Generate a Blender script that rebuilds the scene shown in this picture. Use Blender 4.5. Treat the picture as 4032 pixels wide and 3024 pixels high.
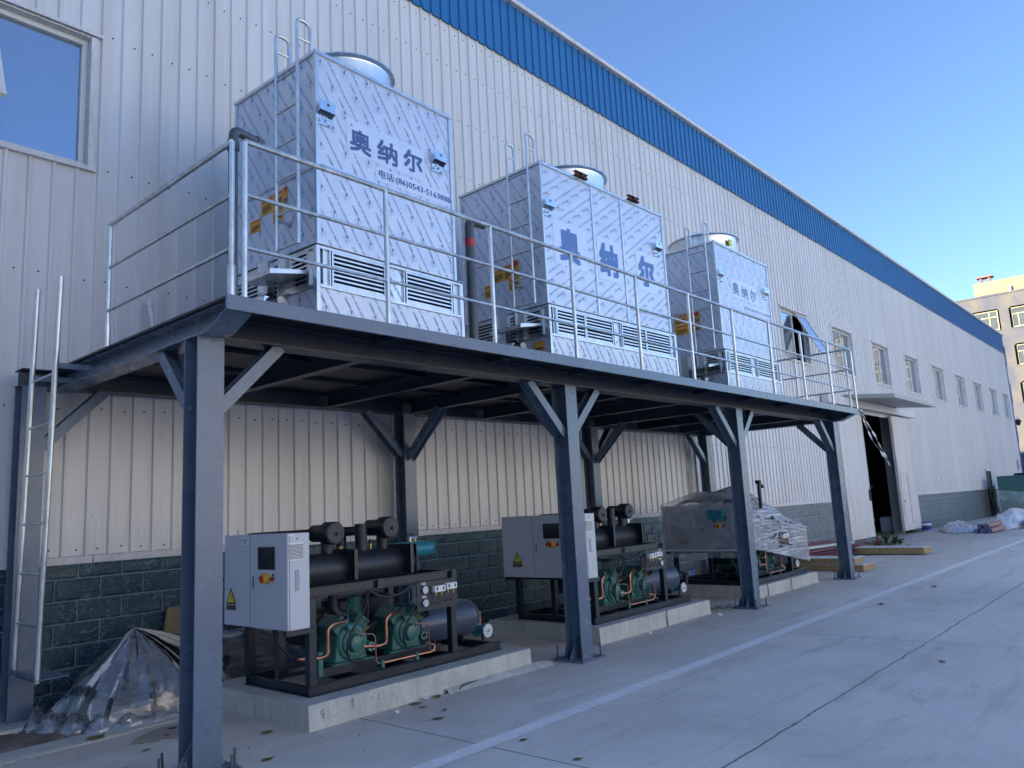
import bpy, math, random
from mathutils import Vector, Matrix
random.seed(7)
S = bpy.context.scene
for o in list(bpy.data.objects): bpy.data.objects.remove(o)

# ------------------------------------------------------------------ camera, sky, sun, exposure
cam_d = bpy.data.cameras.new('camera'); cam = bpy.data.objects.new('camera', cam_d)
S.collection.objects.link(cam); S.camera = cam
YAW, PITCH, ROLL = 0.71714138, 0.158765012, 0.0527694532
def cam_axes(a, b, c):
    f = Vector((math.cos(b)*math.cos(a), math.cos(b)*math.sin(a), math.sin(b)))
    r = f.cross(Vector((0, 0, 1))).normalized(); d = f.cross(r)
    return r*math.cos(c)+d*math.sin(c), -r*math.sin(c)+d*math.cos(c), f
_r, _d, _f = cam_axes(YAW, PITCH, ROLL)
cam.matrix_world = Matrix(((_r.x, -_d.x, -_f.x, 0), (_r.y, -_d.y, -_f.y, 0), (_r.z, -_d.z, -_f.z, 1.6), (0, 0, 0, 1)))
cam_d.sensor_width = 36; cam_d.lens = 3054.56/4032*36; cam_d.clip_start = 0.05; cam_d.clip_end = 2000

SUN_DIR = Vector((-0.76, 0.58, 0.21)).normalized()      # towards the sun
sun_el = math.asin(SUN_DIR.z); sun_az = math.atan2(SUN_DIR.x, SUN_DIR.y)
W = bpy.data.worlds.new('World'); S.world = W; W.use_nodes = True
nt = W.node_tree; bg = nt.nodes['Background']
sky = nt.nodes.new('ShaderNodeTexSky'); sky.sky_type = 'NISHITA'; sky.sun_disc = False
sky.sun_elevation = sun_el; sky.sun_rotation = sun_az
sky.altitude = 50; sky.air_density = 1.0; sky.dust_density = 0.0; sky.ozone_density = 4.0
tint = nt.nodes.new('ShaderNodeMix'); tint.data_type = 'RGBA'; tint.blend_type = 'MULTIPLY'; tint.inputs[0].default_value = 1
tint.inputs[7].default_value = (1.03, .93, 1.0, 1)      # clear autumn sky leaning to periwinkle
nt.links.new(sky.outputs[0], tint.inputs[6]); nt.links.new(tint.outputs[2], bg.inputs[0]); bg.inputs[1].default_value = 0.092
sl = bpy.data.lights.new('sun', 'SUN'); sl.energy = 5.0; sl.angle = math.radians(0.5); sl.color = (1.0, 0.90, 0.76)
so = bpy.data.objects.new('sun', sl); S.collection.objects.link(so)
so.rotation_euler = SUN_DIR.to_track_quat('Z', 'Y').to_euler()
S.view_settings.view_transform = 'Standard'; S.view_settings.look = 'None'
S.view_settings.gamma = 1; S.view_settings.use_curve_mapping = False
S.view_settings.exposure = 2.0

# ------------------------------------------------------------------ materials
MATS = {}
def nodes(name):
    m = bpy.data.materials.new(name); m.use_nodes = True
    t = m.node_tree; b = t.nodes['Principled BSDF']; MATS[name] = m
    return m, t, b
def N(t, kind, **kw):
    n = t.nodes.new(kind)
    for k, v in kw.items():
        if hasattr(n, k): setattr(n, k, v)
        else: n.inputs[k].default_value = v
    return n
def coords(t, scale=(1, 1, 1), kind='Object'):
    tc = t.nodes.new('ShaderNodeTexCoord'); mp = t.nodes.new('ShaderNodeMapping')
    mp.inputs['Scale'].default_value = scale
    t.links.new(tc.outputs[kind], mp.inputs[0]); return mp.outputs[0]
def ramp(t, fac, stops):
    r = t.nodes.new('ShaderNodeValToRGB'); t.links.new(fac, r.inputs[0])
    e = r.color_ramp.elements
    while len(e) < len(stops): e.new(0.5)
    for i, (p, c) in enumerate(stops):
        e[i].position = p; e[i].color = (c, c, c, 1) if isinstance(c, (int, float)) else (*c, 1)
    return r.outputs[0]
def mixc(t, fac, a, b, mode='MIX'):
    m = t.nodes.new('ShaderNodeMix'); m.data_type = 'RGBA'; m.blend_type = mode
    for s, v in ((m.inputs[0], fac), (m.inputs[6], a), (m.inputs[7], b)):
        if isinstance(v, (int, float)): s.default_value = v
        elif isinstance(v, tuple): s.default_value = (*v, 1)
        else: t.links.new(v, s)
    return m.outputs[2]
def mul(t, a, b, op='MULTIPLY', clamp=False):
    m = t.nodes.new('ShaderNodeMath'); m.operation = op; m.use_clamp = clamp
    for s, v in ((m.inputs[0], a), (m.inputs[1], b)):
        if isinstance(v, (int, float)): s.default_value = v
        else: t.links.new(v, s)
    return m.outputs[0]
def noise(t, vec, scale, detail=4, rough=.55, dist=0):
    n = t.nodes.new('ShaderNodeTexNoise'); n.inputs['Scale'].default_value = scale
    n.inputs['Detail'].default_value = detail; n.inputs['Roughness'].default_value = rough
    n.inputs['Distortion'].default_value = dist
    t.links.new(vec, n.inputs['Vector']); return n.outputs[0]
def bump(t, b, h, strength, dist=.01):
    n = t.nodes.new('ShaderNodeBump'); n.inputs['Strength'].default_value = strength
    n.inputs['Distance'].default_value = dist
    t.links.new(h, n.inputs['Height']); t.links.new(n.outputs[0], b.inputs['Normal'])
def cladding():
    m, t, b = nodes('cladding_white'); v = coords(t)
    sep = t.nodes.new('ShaderNodeSeparateXYZ'); tc = t.nodes.new('ShaderNodeTexCoord'); t.links.new(tc.outputs['Object'], sep.inputs[0])
    fl = mul(t, mul(t, mul(t, sep.outputs[0], -2.63, 'ADD'), 1/.8344), 0, 'FLOOR')        # one value per sheet
    wn = t.nodes.new('ShaderNodeTexWhiteNoise'); wn.noise_dimensions = '1D'; t.links.new(fl, wn.inputs['W'])
    c = mixc(t, wn.outputs['Value'], (.70, .675, .65), (.76, .735, .71))
    n1 = noise(t, coords(t, (1, 1, .15)), .9, 6, .6)
    c = mixc(t, ramp(t, n1, [(.3, 0.), (.7, .5)]), c, (.70, .69, .68))
    n2 = noise(t, coords(t, (3.2, 1, .22)), 1.1, 8, .65, .3)
    c = mixc(t, mul(t, ramp(t, n2, [(.45, 0.), (.75, 1.)]), .4), c, (.44, .39, .31))
    n3 = noise(t, coords(t, (14, 1, .5)), 1.6, 6, .7)
    low = mul(t, mul(t, mul(t, sep.outputs[2], -2.4, 'ADD'), -.9), 1., 'MULTIPLY', True)
    c = mixc(t, mul(t, mul(t, ramp(t, n3, [(.5, 0.), (.7, 1.)]), low), .45), c, (.38, .33, .24))
    t.links.new(c, b.inputs['Base Color']); b.inputs['Roughness'].default_value = .42
    bump(t, b, noise(t, coords(t, (1, 1, .35)), 2.2, 3), .25, .012)
    return m
def mat(name, col, rough=.5, metal=0., var=.12, vscale=3., stretch=(1, 1, 1), bstr=0., bscale=60., dirt=None, dirt_amt=.0, dscale=2., dstretch=None, rvar=.1, coat=0.):
    m, t, b = nodes(name)
    v = coords(t, stretch)
    n1 = noise(t, v, vscale, 6, .6)
    lo = tuple(c*(1-var) for c in col); hi = tuple(min(1, c*(1+var)) for c in col)
    c = mixc(t, ramp(t, n1, [(.3, 0.), (.7, 1.)]), lo, hi)
    if dirt:
        v2 = coords(t, dstretch or stretch)
        n2 = noise(t, v2, dscale, 8, .65, .3)
        c = mixc(t, mul(t, ramp(t, n2, [(.45, 0.), (.75, 1.)]), dirt_amt), c, dirt)
    t.links.new(c, b.inputs['Base Color'])
    r = mul(t, mul(t, n1, 2*rvar), rough-rvar, 'ADD', True); t.links.new(r, b.inputs['Roughness'])
    b.inputs['Metallic'].default_value = metal
    b.inputs['Coat Weight'].default_value = coat
    if bstr:
        bump(t, b, noise(t, coords(t), bscale, 3), bstr, .004)
    return m
clad = cladding()
cladtrim = mat('trim_white', (.70, .675, .65), .45, 0, .08, 2, (1, 1, 1), .05, 20, (.35, .3, .22), .5, 4, (6, 1, 1))
blue = mat('cladding_blue', (.018, .15, .37), .4, 0, .1, 1.2, (1, 1, .2), .03, 20, (.02, .11, .27), .3, 2, (3, 1, .3))
steel_paint = mat('steel_grey_paint', (.115, .155, .21), .27, 0, .06, 3, (1, 1, 1), .3, 38, (.15, .18, .22), .12, 5, (1, 1, .3), .06)
deck_m = mat('deck_painted_shade', (.010, .013, .02), .5, 0, .2, 5)  # shade under the platform painted in as a near-black deck colour
beam_m = mat('beam_painted_shade', (.028, .038, .058), .4, 0, .12, 5, (1, 1, 1), .2, 45)  # under-deck shade painted into the beam colour; also backs the louvers
galv = mat('galvanised_pipe', (.62, .66, .66), .34, .85, .22, 14, (1, 1, .35), .1, 60, (.3, .3, .28), .5, 22, (1, 1, .4), .12)
stainless = mat('stainless_steel', (.66, .68, .70), .3, .9, .08, 9, (1, 1, .3), .03, 40, (.35, .36, .36), .25, 6)
film = mat('film_panel', (.64, .69, .77), .36, .4, .05, 3, (1, 1, 1), .35, 5, (.72, .76, .8), .3, 3)
black_paint = mat('black_steel', (.009, .015, .026), .36, 0, .15, 8, (1, 1, 1), .1, 70, (.022, .03, .042), .3, 6)
insul = mat('black_insulation', (.016, .018, .024), .47, 0, .12, 6, (1, 1, 1), .25, 18)
green = mat('compressor_green', (.042, .15, .125), .34, 0, .12, 12, (1, 1, 1), .3, 55, (.05, .1, .085), .4, 9)
teal = mat('teal_paint', (.02, .2, .26), .3, 0, .1, 9, (1, 1, 1), .15, 30)
copper = mat('copper_pipe', (.46, .22, .15), .36, .9, .25, 16, (1, 1, 1), .05, 60, (.25, .13, .1), .5, 9)
cab = mat('cabinet_grey', (.55, .56, .59), .42, 0, .02, 2, (1, 1, 1), .06, 160)
vessel = mat('vessel_grey', (.06, .078, .12), .32, 0, .06, 6, (1, 1, 1), .06, 30)
rubber = mat('black_rubber', (.012, .012, .015), .5)
white_pl = mat('white_plastic', (.72, .72, .70), .4, 0, .04)
pvc = mat('window_frame_white', (.72, .72, .69), .4, 0, .05, 3, (1, 1, 1), 0, 1, (.4, .38, .33), .3, 8)
grey_pvc = mat('grey_pvc_pipe', (.075, .085, .095), .32, 0, .1)
red = mat('red_plastic', (.5, .02, .025), .35)
yellow = mat('yellow_plastic', (.75, .42, .03), .4)
orange = mat('orange_sticker', (.75, .36, .05), .5, 0, .04)
yellow_lab = mat('yellow_label', (.8, .62, .03), .45, 0, .03)
blackink = mat('black_ink', (.012, .012, .014), .5, 0, 0)
redink = mat('red_ink', (.55, .05, .03), .5, 0, .02)
navy = mat('stencil_blue', (.06, .13, .33), .5, 0, .12, 9)
navy2 = mat('stencil_mid_blue', (.10, .22, .52), .5, 0, .1, 9)
navy3 = mat('stencil_faded_blue', (.17, .27, .50), .5, 0, .2, 9)
inkblue = mat('film_ink_blue', (.12, .20, .46), .45, 0, .15, 12)
inkgrey = mat('film_ink_grey', (.33, .39, .52), .45, 0, .1, 12)
inkpale = mat('film_ink_pale', (.48, .54, .64), .42, 0, .03, 12)
signfilm = mat('sign_film', (.67, .73, .82), .36, .35, .03, 5, (1, 1, 1), .05, 8)
darksteel = mat('bolt_steel', (.10, .11, .12), .5, .4, .3, 20, (1, 1, 1), .3, 80)
rust = mat('rusty_steel', (.10, .035, .02), .75, 0, .3, 20, (1, 1, 1), .4, 80)
brass = mat('brass', (.6, .45, .12), .3, .9)
chrome = mat('chrome', (.75, .75, .75), .18, 1.)
wood = mat('raw_timber', (.42, .30, .17), .7, 0, .25, 5, (1, 6, 6), .3, 60)
foam = mat('yellow_foam', (.34, .24, .11), .8, 0, .22, 9, (1, 1, 1), .5, 70, (.3, .2, .08), .5, 5)
foamface = mat('panel_sheet_white', (.55, .54, .50), .5, 0, .1, 5)
redsheet = mat('red_brown_sheet', (.20, .05, .055), .5, 0, .12, 3, (1, 4, 1), .1, 30)
card = mat('cardboard', (.30, .25, .20), .8, 0, .12, 8, (1, 1, 1), .2, 40)
soil = mat('soil', (.15, .115, .085), .95, 0, .4, 7, (1, 1, 1), 1.0, 35, (.28, .25, .21), .7, 5)
leafm = mat('leaf_olive', (.12, .13, .035), .55, 0, .3, 30)
leafd = mat('leaf_brown', (.13, .085, .05), .6, 0, .3, 30)
weedm = mat('weed_green', (.09, .15, .05), .6, 0, .3, 14)
hvac = mat('hvac_green', (.04, .13, .12), .45, 0, .05, 2)
camo_m = mat('camouflage_cloth', (.035, .05, .03), .9, 0, .5, 3, (1, 1, 1), .2, 20, (.16, .15, .09), .9, 2.2)
dark = mat('dark_interior', (.02, .02, .022), .9)
innerwall = mat('inner_wall', (.42, .41, .38), .7)
brickdirt = mat('litter_dark', (.05, .045, .04), .9)
purple = mat('bucket_blue', (.06, .05, .3), .4)

def glass(name, tint, rough=.03, mt=.0):
    m, t, b = nodes(name)
    b.inputs['Base Color'].default_value = (*tint, 1); b.inputs['Roughness'].default_value = rough
    b.inputs['Specular IOR Level'].default_value = .8
    b.inputs['Metallic'].default_value = mt
    bump(t, b, noise(t, coords(t), 1.2, 1), .04, .02)
    return m
glassm = glass('window_glass', (.36, .42, .50), .03, .75)
screenm = glass('screen_glass', (.012, .016, .022), .12)
bgglass = mat('far_glass', (.06, .07, .07), .25, 0, .25, .8)

def concrete(name, base, warm, pad=False):
    m, t, b = nodes(name); v = coords(t)
    n1 = noise(t, v, .55 if not pad else 2.5, 8, .62, .4)
    c = mixc(t, ramp(t, n1, [(.32, 0.), (.68, 1.)]), tuple(x*.84 for x in base), tuple(min(1, x*1.12) for x in base))
    n2 = noise(t, v, 2.4 if not pad else 7, 9, .7, .8)
    c = mixc(t, mul(t, ramp(t, n2, [(.52, 0.), (.66, 1.)]), .5), c, tuple(min(.72, x*1.25) for x in base))
    n5 = noise(t, coords(t, (.5, 1.6, 1)), 2.2, 8, .7, 1.2)
    c = mixc(t, mul(t, ramp(t, n5, [(.57, 0.), (.64, 1.)]), .3), c, tuple(x*.58 for x in base))
    n4 = noise(t, v, 55, 4, .7)
    c = mixc(t, mul(t, ramp(t, n4, [(.35, 1.), (.5, 0.)]), .18), c, tuple(x*.6 for x in base))
    n3 = noise(t, v, 1.1, 6, .6, .2)
    sep = t.nodes.new('ShaderNodeSeparateXYZ'); tc = t.nodes.new('ShaderNodeTexCoord'); t.links.new(tc.outputs['Object'], sep.inputs[0])
    if not pad:
        # dusty brown towards the wall (Y > 4.3)
        g = mul(t, mul(t, sep.outputs[1], -4.1, 'ADD'), .75, 'MULTIPLY', True)
        g = mul(t, g, ramp(t, n3, [(.3, .35), (.65, 1.)]))
        c = mixc(t, mul(t, g, .85), c, warm)
        # saw-cut joints
        wob = mul(t, mul(t, noise(t, v, 3.5, 3), .06), -.03, 'ADD')
        fx = mul(t, sep.outputs[0], wob, 'ADD')
        def line(x, x0, pitch, w):
            a = mul(t, mul(t, x, -x0, 'ADD'), 1/pitch)
            a = mul(t, a, .5, 'ADD'); fr = mul(t, a, 0, 'FRACT'); 
            d = mul(t, mul(t, fr, -.5, 'ADD'), 0, 'ABSOLUTE')
            return mul(t, d, w/pitch, 'LESS_THAN')
        j1 = line(sep.outputs[0], 4.06, 5.08, .007)
        fy = mul(t, sep.outputs[1], wob, 'ADD')
        j2 = line(fy, 2.40, 400, .009)
        j = mul(t, mul(t, j1, j2, 'MAXIMUM'), mul(t, ramp(t, noise(t, v, .8, 3), [(.35, .45), (.5, 1.)]), .85))
        c = mixc(t, j, c, (.10, .095, .09))
        # faint wheel rubber streaks
        st = noise(t, coords(t, (.35, 2.6, 1)), 1.3, 5, .6, .5)
        c = mixc(t, mul(t, ramp(t, st, [(.55, 0.), (.66, 1.)]), .3), c, tuple(x*.5 for x in base))
        hgt = mul(t, mul(t, n2, .5), mul(t, j, -1.2), 'ADD')
    else:
        vd = noise(t, coords(t, (5, 5, .7)), 2.5, 6, .6)
        c = mixc(t, mul(t, ramp(t, vd, [(.5, 0.), (.62, 1.)]), .35), c, tuple(x*.62 for x in base))
        vz = t.nodes.new('ShaderNodeTexVoronoi'); vz.inputs['Scale'].default_value = 16; t.links.new(v, vz.inputs['Vector'])
        pit = ramp(t, vz.outputs['Distance'], [(.10, 1.), (.18, 0.)])
        pit = mul(t, pit, ramp(t, n2, [(.50, 0.), (.55, 1.)]))
        c = mixc(t, mul(t, pit, .8), c, tuple(x*.35 for x in base))
        hgt = mul(t, mul(t, n2, .8), mul(t, pit, -1.), 'ADD')
    t.links.new(c, b.inputs['Base Color']); b.inputs['Roughness'].default_value = .78
    bump(t, b, mul(t, hgt, mul(t, n4, .35), 'ADD'), .35, .012)
    return m
ground_m = concrete('yard_concrete', (.72, .655, .57), (.47, .395, .325))
pad_m = concrete('pad_concrete', (.50, .49, .44), (.4, .35, .28), True)

def marking():
    m, t, b = nodes('line_paint'); v = coords(t)
    n = noise(t, v, 14, 9, .75, .6); n2 = noise(t, v, 1.5, 4)
    f = ramp(t, mul(t, n, mul(t, n2, .25), 'ADD'), [(.50, 0.), (.66, 1.)])
    c = mixc(t, mul(t, f, .6), (.97, .95, .90), (.76, .69, .64))
    t.links.new(c, b.inputs['Base Color']); b.inputs['Roughness'].default_value = .7
    return m
mark_m = marking()

def tile():
    m, t, b = nodes('glazed_green_tile'); v = coords(t)
    vd_ = coords(t, (1, 1, 1.5))
    def ridge_glint(sc, w, c0):
        n_ = noise(t, vd_, sc, 2, .5, .35)
        d = mul(t, mul(t, n_, -c0, 'ADD'), 0, 'ABSOLUTE')
        return ramp(t, d, [(.0, 1.), (w, 0.)])
    ridge = mul(t, ridge_glint(8, .026, .5), ridge_glint(14, .022, .46), 'MAXIMUM')
    msk = ramp(t, noise(t, v, 5, 3), [(.38, .06), (.54, 1.)])
    ridge = mul(t, ridge, msk)
    n2 = noise(t, v, 26, 6, .65)
    c = mixc(t, n2, (.011, .042, .052), (.026, .072, .084))
    c = mixc(t, mul(t, ridge, .9), c, (.20, .29, .31))  # glaze reflections on the ridges painted in as lighter lines
    sp = t.nodes.new('ShaderNodeTexVoronoi'); sp.inputs['Scale'].default_value = 34; t.links.new(v, sp.inputs['Vector'])
    spot = mul(t, ramp(t, sp.outputs['Distance'], [(.07, 1.), (.11, 0.)]), ramp(t, noise(t, v, 3.1, 2), [(.52, 0.), (.6, 1.)]))
    c = mixc(t, mul(t, spot, .6), c, (.35, .38, .36))
    sep = t.nodes.new('ShaderNodeSeparateXYZ'); tc = t.nodes.new('ShaderNodeTexCoord'); t.links.new(tc.outputs['Object'], sep.inputs[0])
    far = mul(t, mul(t, sep.outputs[0], -9, 'ADD'), .14, 'MULTIPLY', True)     # the far run is dustier
    far = mul(t, far, ramp(t, noise(t, v, 2, 4), [(.25, .6), (.6, 1.)]))
    c = mixc(t, mul(t, far, .75), c, (.19, .225, .24))
    t.links.new(c, b.inputs['Base Color']); b.inputs['Roughness'].default_value = .3
    bump(t, b, mul(t, mul(t, ridge, .9), mul(t, n2, .5), 'ADD'), .6, .012)
    return m
tile_m = tile()
joint_m = mat('tile_joint', (.30, .36, .35), .8, 0, .2, 9)
def bgwall(name, a, bcol, scale):
    m, t, b = nodes(name); v = coords(t)
    n1 = noise(t, v, scale, 7, .65, 1.2)
    c = mixc(t, ramp(t, n1, [(.38, 0.), (.62, 1.)]), a, bcol)
    t.links.new(c, b.inputs['Base Color']); b.inputs['Roughness'].default_value = .85
    return m
bgw = bgwall('render_wall', (.07, .078, .10), (.125, .112, .093), .3)
bgp = bgwall('cream_penthouse_wall', (.21, .18, .11), (.25, .215, .14), .3)
bgf = mat('cream_window_frame', (.33, .29, .16), .5)

def clear_film(name, alpha, col=(.8, .83, .86), streak=(1, 1, 1), sc=6., rough=.16, bs=.6, hi=.35, gloss=1.6):
    m, t, b = nodes(name); v = coords(t, streak)
    n1 = noise(t, v, sc, 5, .55, .8); n2 = noise(t, v, sc*3.1, 3, .6)
    hgt = mul(t, n1, mul(t, n2, .3), 'ADD')
    b.inputs['Base Color'].default_value = (*col, 1); b.inputs['Roughness'].default_value = .5
    f = ramp(t, n1, [(.45, 0.), (.62, 1.)]); al = mul(t, mul(t, f, hi), alpha, 'ADD', True)
    bm_ = t.nodes.new('ShaderNodeBump'); bm_.inputs['Strength'].default_value = bs; bm_.inputs['Distance'].default_value = .05
    t.links.new(hgt, bm_.inputs['Height']); t.links.new(bm_.outputs[0], b.inputs['Normal'])
    tr = t.nodes.new('ShaderNodeBsdfTransparent'); gl = t.nodes.new('ShaderNodeBsdfGlossy'); gl.inputs['Roughness'].default_value = rough
    t.links.new(bm_.outputs[0], gl.inputs['Normal'])
    fr = t.nodes.new('ShaderNodeFresnel'); fr.inputs[0].default_value = 1.5; t.links.new(bm_.outputs[0], fr.inputs['Normal'])
    m1 = t.nodes.new('ShaderNodeMixShader'); m2 = t.nodes.new('ShaderNodeMixShader')
    t.links.new(al, m1.inputs[0]); t.links.new(tr.outputs[0], m1.inputs[1]); t.links.new(b.outputs[0], m1.inputs[2])
    t.links.new(mul(t, fr.outputs[0], gloss, 'MULTIPLY', True), m2.inputs[0]); t.links.new(m1.outputs[0], m2.inputs[1]); t.links.new(gl.outputs[0], m2.inputs[2])
    out = [n for n in t.nodes if n.type == 'OUTPUT_MATERIAL'][0]; t.links.new(m2.outputs[0], out.inputs[0])
    return m
sheet_m = clear_film('clear_plastic_sheet', .16, (.70, .73, .80), (1, 1, 1), 3.5, .15, .28, .14, 2.2)
wrap_m = clear_film('stretch_film_streaked', .34, (.86, .88, .92), (.35, 1, 9), 3.2, .16, .8, .6, 2.6)
wrapside_m = clear_film('stretch_film_smooth', .24, (.80, .82, .85), (1, 1, 1), 4, .2, .4, .22)
ribbon_film = clear_film('ribbon_film', .85, (.82, .83, .85), (1, 1, 1), 5, .3, .4, .1)
white_film = clear_film('white_plastic_film', .62, (.78, .8, .84), (1, 1, 1), 5, .25, .9, .3)

# ------------------------------------------------------------------ mesh builder
class MB:
    def __init__(s): s.v = []; s.f = []
    def add(s, vs, fs):
        o = len(s.v); s.v += [tuple(p) for p in vs]; s.f += [tuple(i+o for i in f) for f in fs]; return s
    def box(s, x0, y0, z0, x1, y1, z1):
        if x0 > x1: x0, x1 = x1, x0
        if y0 > y1: y0, y1 = y1, y0
        if z0 > z1: z0, z1 = z1, z0
        return s.add([(x0, y0, z0), (x1, y0, z0), (x1, y1, z0), (x0, y1, z0), (x0, y0, z1), (x1, y0, z1), (x1, y1, z1), (x0, y1, z1)],
                     [(0, 3, 2, 1), (4, 5, 6, 7), (0, 1, 5, 4), (1, 2, 6, 5), (2, 3, 7, 6), (3, 0, 4, 7)])
    def bar(s, p0, p1, w, h, up=(0, 0, 1)):
        p0 = Vector(p0); p1 = Vector(p1); d = (p1-p0).normalized(); a = d.cross(Vector(up))
        if a.length < 1e-4: a = d.cross(Vector((1, 0, 0)))
        a.normalize(); b = a.cross(d)
        vs = []
        for p in (p0, p1):
            for i, j in ((-1, -1), (1, -1), (1, 1), (-1, 1)): vs.append(p+a*w/2*i+b*h/2*j)
        return s.add(vs, [(0, 1, 2, 3), (7, 6, 5, 4), (0, 4, 5, 1), (1, 5, 6, 2), (2, 6, 7, 3), (3, 7, 4, 0)])
    def ib(s, p0, p1, D, Wd, tf=.012, tw=.008, up=(0, 0, 1)):
        """I-section between two points; D along up, Wd across"""
        p0 = Vector(p0); p1 = Vector(p1); d = (p1-p0).normalized(); a = d.cross(Vector(up)).normalized(); b = a.cross(d)
        for off, w, h in ((D/2-tf/2, Wd, tf), (-D/2+tf/2, Wd, tf), (0, tw, D-2*tf)):
            s.bar(p0+b*off, p1+b*off, w, h, up)
        return s
    def cyl(s, p0, p1, r, n=16, r2=None, caps=True):
        p0 = Vector(p0); p1 = Vector(p1); r2 = r if r2 is None else r2
        d = (p1-p0).normalized(); a = d.orthogonal().normalized(); b = d.cross(a)
        vs = [p+(a*math.cos(2*math.pi*i/n)+b*math.sin(2*math.pi*i/n))*q for p, q in ((p0, r), (p1, r2)) for i in range(n)]
        fs = [(i, (i+1) % n, n+(i+1) % n, n+i) for i in range(n)]
        if caps: fs += [tuple(range(n-1, -1, -1)), tuple(range(n, 2*n))]
        return s.add(vs, fs)
    def rev(s, o, ax, prof, n=24):
        """profile list of (distance along axis, radius)"""
        o = Vector(o); d = Vector(ax).normalized(); a = d.orthogonal().normalized(); b = d.cross(a)
        vs = [o+d*t+(a*math.cos(2*math.pi*i/n)+b*math.sin(2*math.pi*i/n))*max(r, 1e-4) for t, r in prof for i in range(n)]
        fs = [(k*n+i, k*n+(i+1) % n, (k+1)*n+(i+1) % n, (k+1)*n+i) for k in range(len(prof)-1) for i in range(n)]
        return s.add(vs, fs)
    def tube(s, pts, r, n=8, closed=False, rnd=0.):
        P = [Vector(p) for p in pts]
        if rnd > 0 and len(P) > 2:
            Q = [P[0]]
            for i in range(1, len(P)-1):
                a = (P[i-1]-P[i]); b = (P[i+1]-P[i]); k = min(rnd, a.length*.45, b.length*.45)
                A = P[i]+a.normalized()*k; B = P[i]+b.normalized()*k
                for q in range(5):
                    u = q/4; Q.append(A*(1-u)**2+P[i]*2*u*(1-u)+B*u*u)
            Q.append(P[-1]); P = Q
        m = len(P); T = []
        for i in range(m):
            a = P[(i-1) % m] if (closed or i > 0) else P[0]; b = P[(i+1) % m] if (closed or i < m-1) else P[-1]
            T.append((b-a).normalized())
        nrm = T[0].orthogonal().normalized(); vs = []
        for i in range(m):
            nrm = (nrm-T[i]*nrm.dot(T[i])).normalized(); bn = T[i].cross(nrm)
            vs += [P[i]+(nrm*math.cos(2*math.pi*k/n)+bn*math.sin(2*math.pi*k/n))*r for k in range(n)]
        fs = []
        for i in range(m if closed else m-1):
            j = (i+1) % m
            fs += [(i*n+k, i*n+(k+1) % n, j*n+(k+1) % n, j*n+k) for k in range(n)]
        if not closed: fs += [tuple(range(n-1, -1, -1)), tuple((m-1)*n+k for k in range(n))]
        return s.add(vs, fs)
    def poly(s, pts): return s.add(pts, [tuple(range(len(pts)))])
    def slab(s, pts, vec):
        """prism: polygon pts pushed along vec"""
        n = len(pts); v = Vector(vec); A = [Vector(p) for p in pts]
        return s.add(A+[p+v for p in A], [tuple(range(n-1, -1, -1)), tuple(range(n, 2*n))]+[(i, (i+1) % n, n+(i+1) % n, n+i) for i in range(n)])
    def build(s, name, m, parent=None, bev=0., smooth=True, mods=None):
        me = bpy.data.meshes.new(name); me.from_pydata(s.v, [], s.f); me.update()
        me.materials.append(m)
        o = bpy.data.objects.new(name, me); S.collection.objects.link(o)
        if parent: o.parent = parent
        if smooth:
            me.polygons.foreach_set('use_smooth', [True]*len(me.polygons)); me.set_sharp_from_angle(angle=math.radians(35))
        if bev:
            b = o.modifiers.new('bevel', 'BEVEL'); b.width = bev; b.segments = 1; b.limit_method = 'ANGLE'; b.angle_limit = math.radians(50)
        return o
def tag(o, label=None, cat=None, group=None, kind=None):
    for k, v in (('label', label), ('category', cat), ('group', group), ('kind', kind)):
        if v: o[k] = v
    return o
def thing(name, label, cat, loc=(0, 0, 0), rz=0, group=None):
    o = bpy.data.objects.new(name, None); S.collection.objects.link(o); o.location = loc; o.rotation_euler = (0, 0, rz)
    o.empty_display_size = .1
    return tag(o, label, cat, group)
def copy_tree(o, parent=None):
    c = o.copy(); S.collection.objects.link(c)
    if parent: c.parent = parent
    for ch in list(o.children): copy_tree(ch, c)
    return c
_tc = {}
def text2d(body, off=0., res=3):
    k = (body, off, res)
    if k not in _tc:
        c = bpy.data.curves.new('t', 'FONT'); c.body = body; c.offset = off; c.resolution_u = res
        o = bpy.data.objects.new('t', c); S.collection.objects.link(o); bpy.context.view_layer.update()
        me = bpy.data.meshes.new_from_object(o.evaluated_get(bpy.context.evaluated_depsgraph_get()))
        vs = [(v.co.x, v.co.y) for v in me.vertices]; fs = [tuple(p.vertices) for p in me.polygons]
        bpy.data.objects.remove(o); bpy.data.curves.remove(c); bpy.data.meshes.remove(me)
        _tc[k] = (vs, fs)
    return _tc[k]
def text_in(mb, body, a0, b0, a1, b1, fn, off=0., res=3):
    """fit text in the rectangle a0..a1, b0..b1; fn maps (a,b) to 3D"""
    vs, fs = text2d(body, off, res)
    if not vs: return
    xs = [v[0] for v in vs]; ys = [v[1] for v in vs]; x0, x1, y0, y1 = min(xs), max(xs), min(ys), max(ys)
    mb.add([fn(a0+(x-x0)/(x1-x0)*(a1-a0), b0+(y-y0)/(y1-y0)*(b1-b0)) for x, y in vs], fs)

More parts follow.
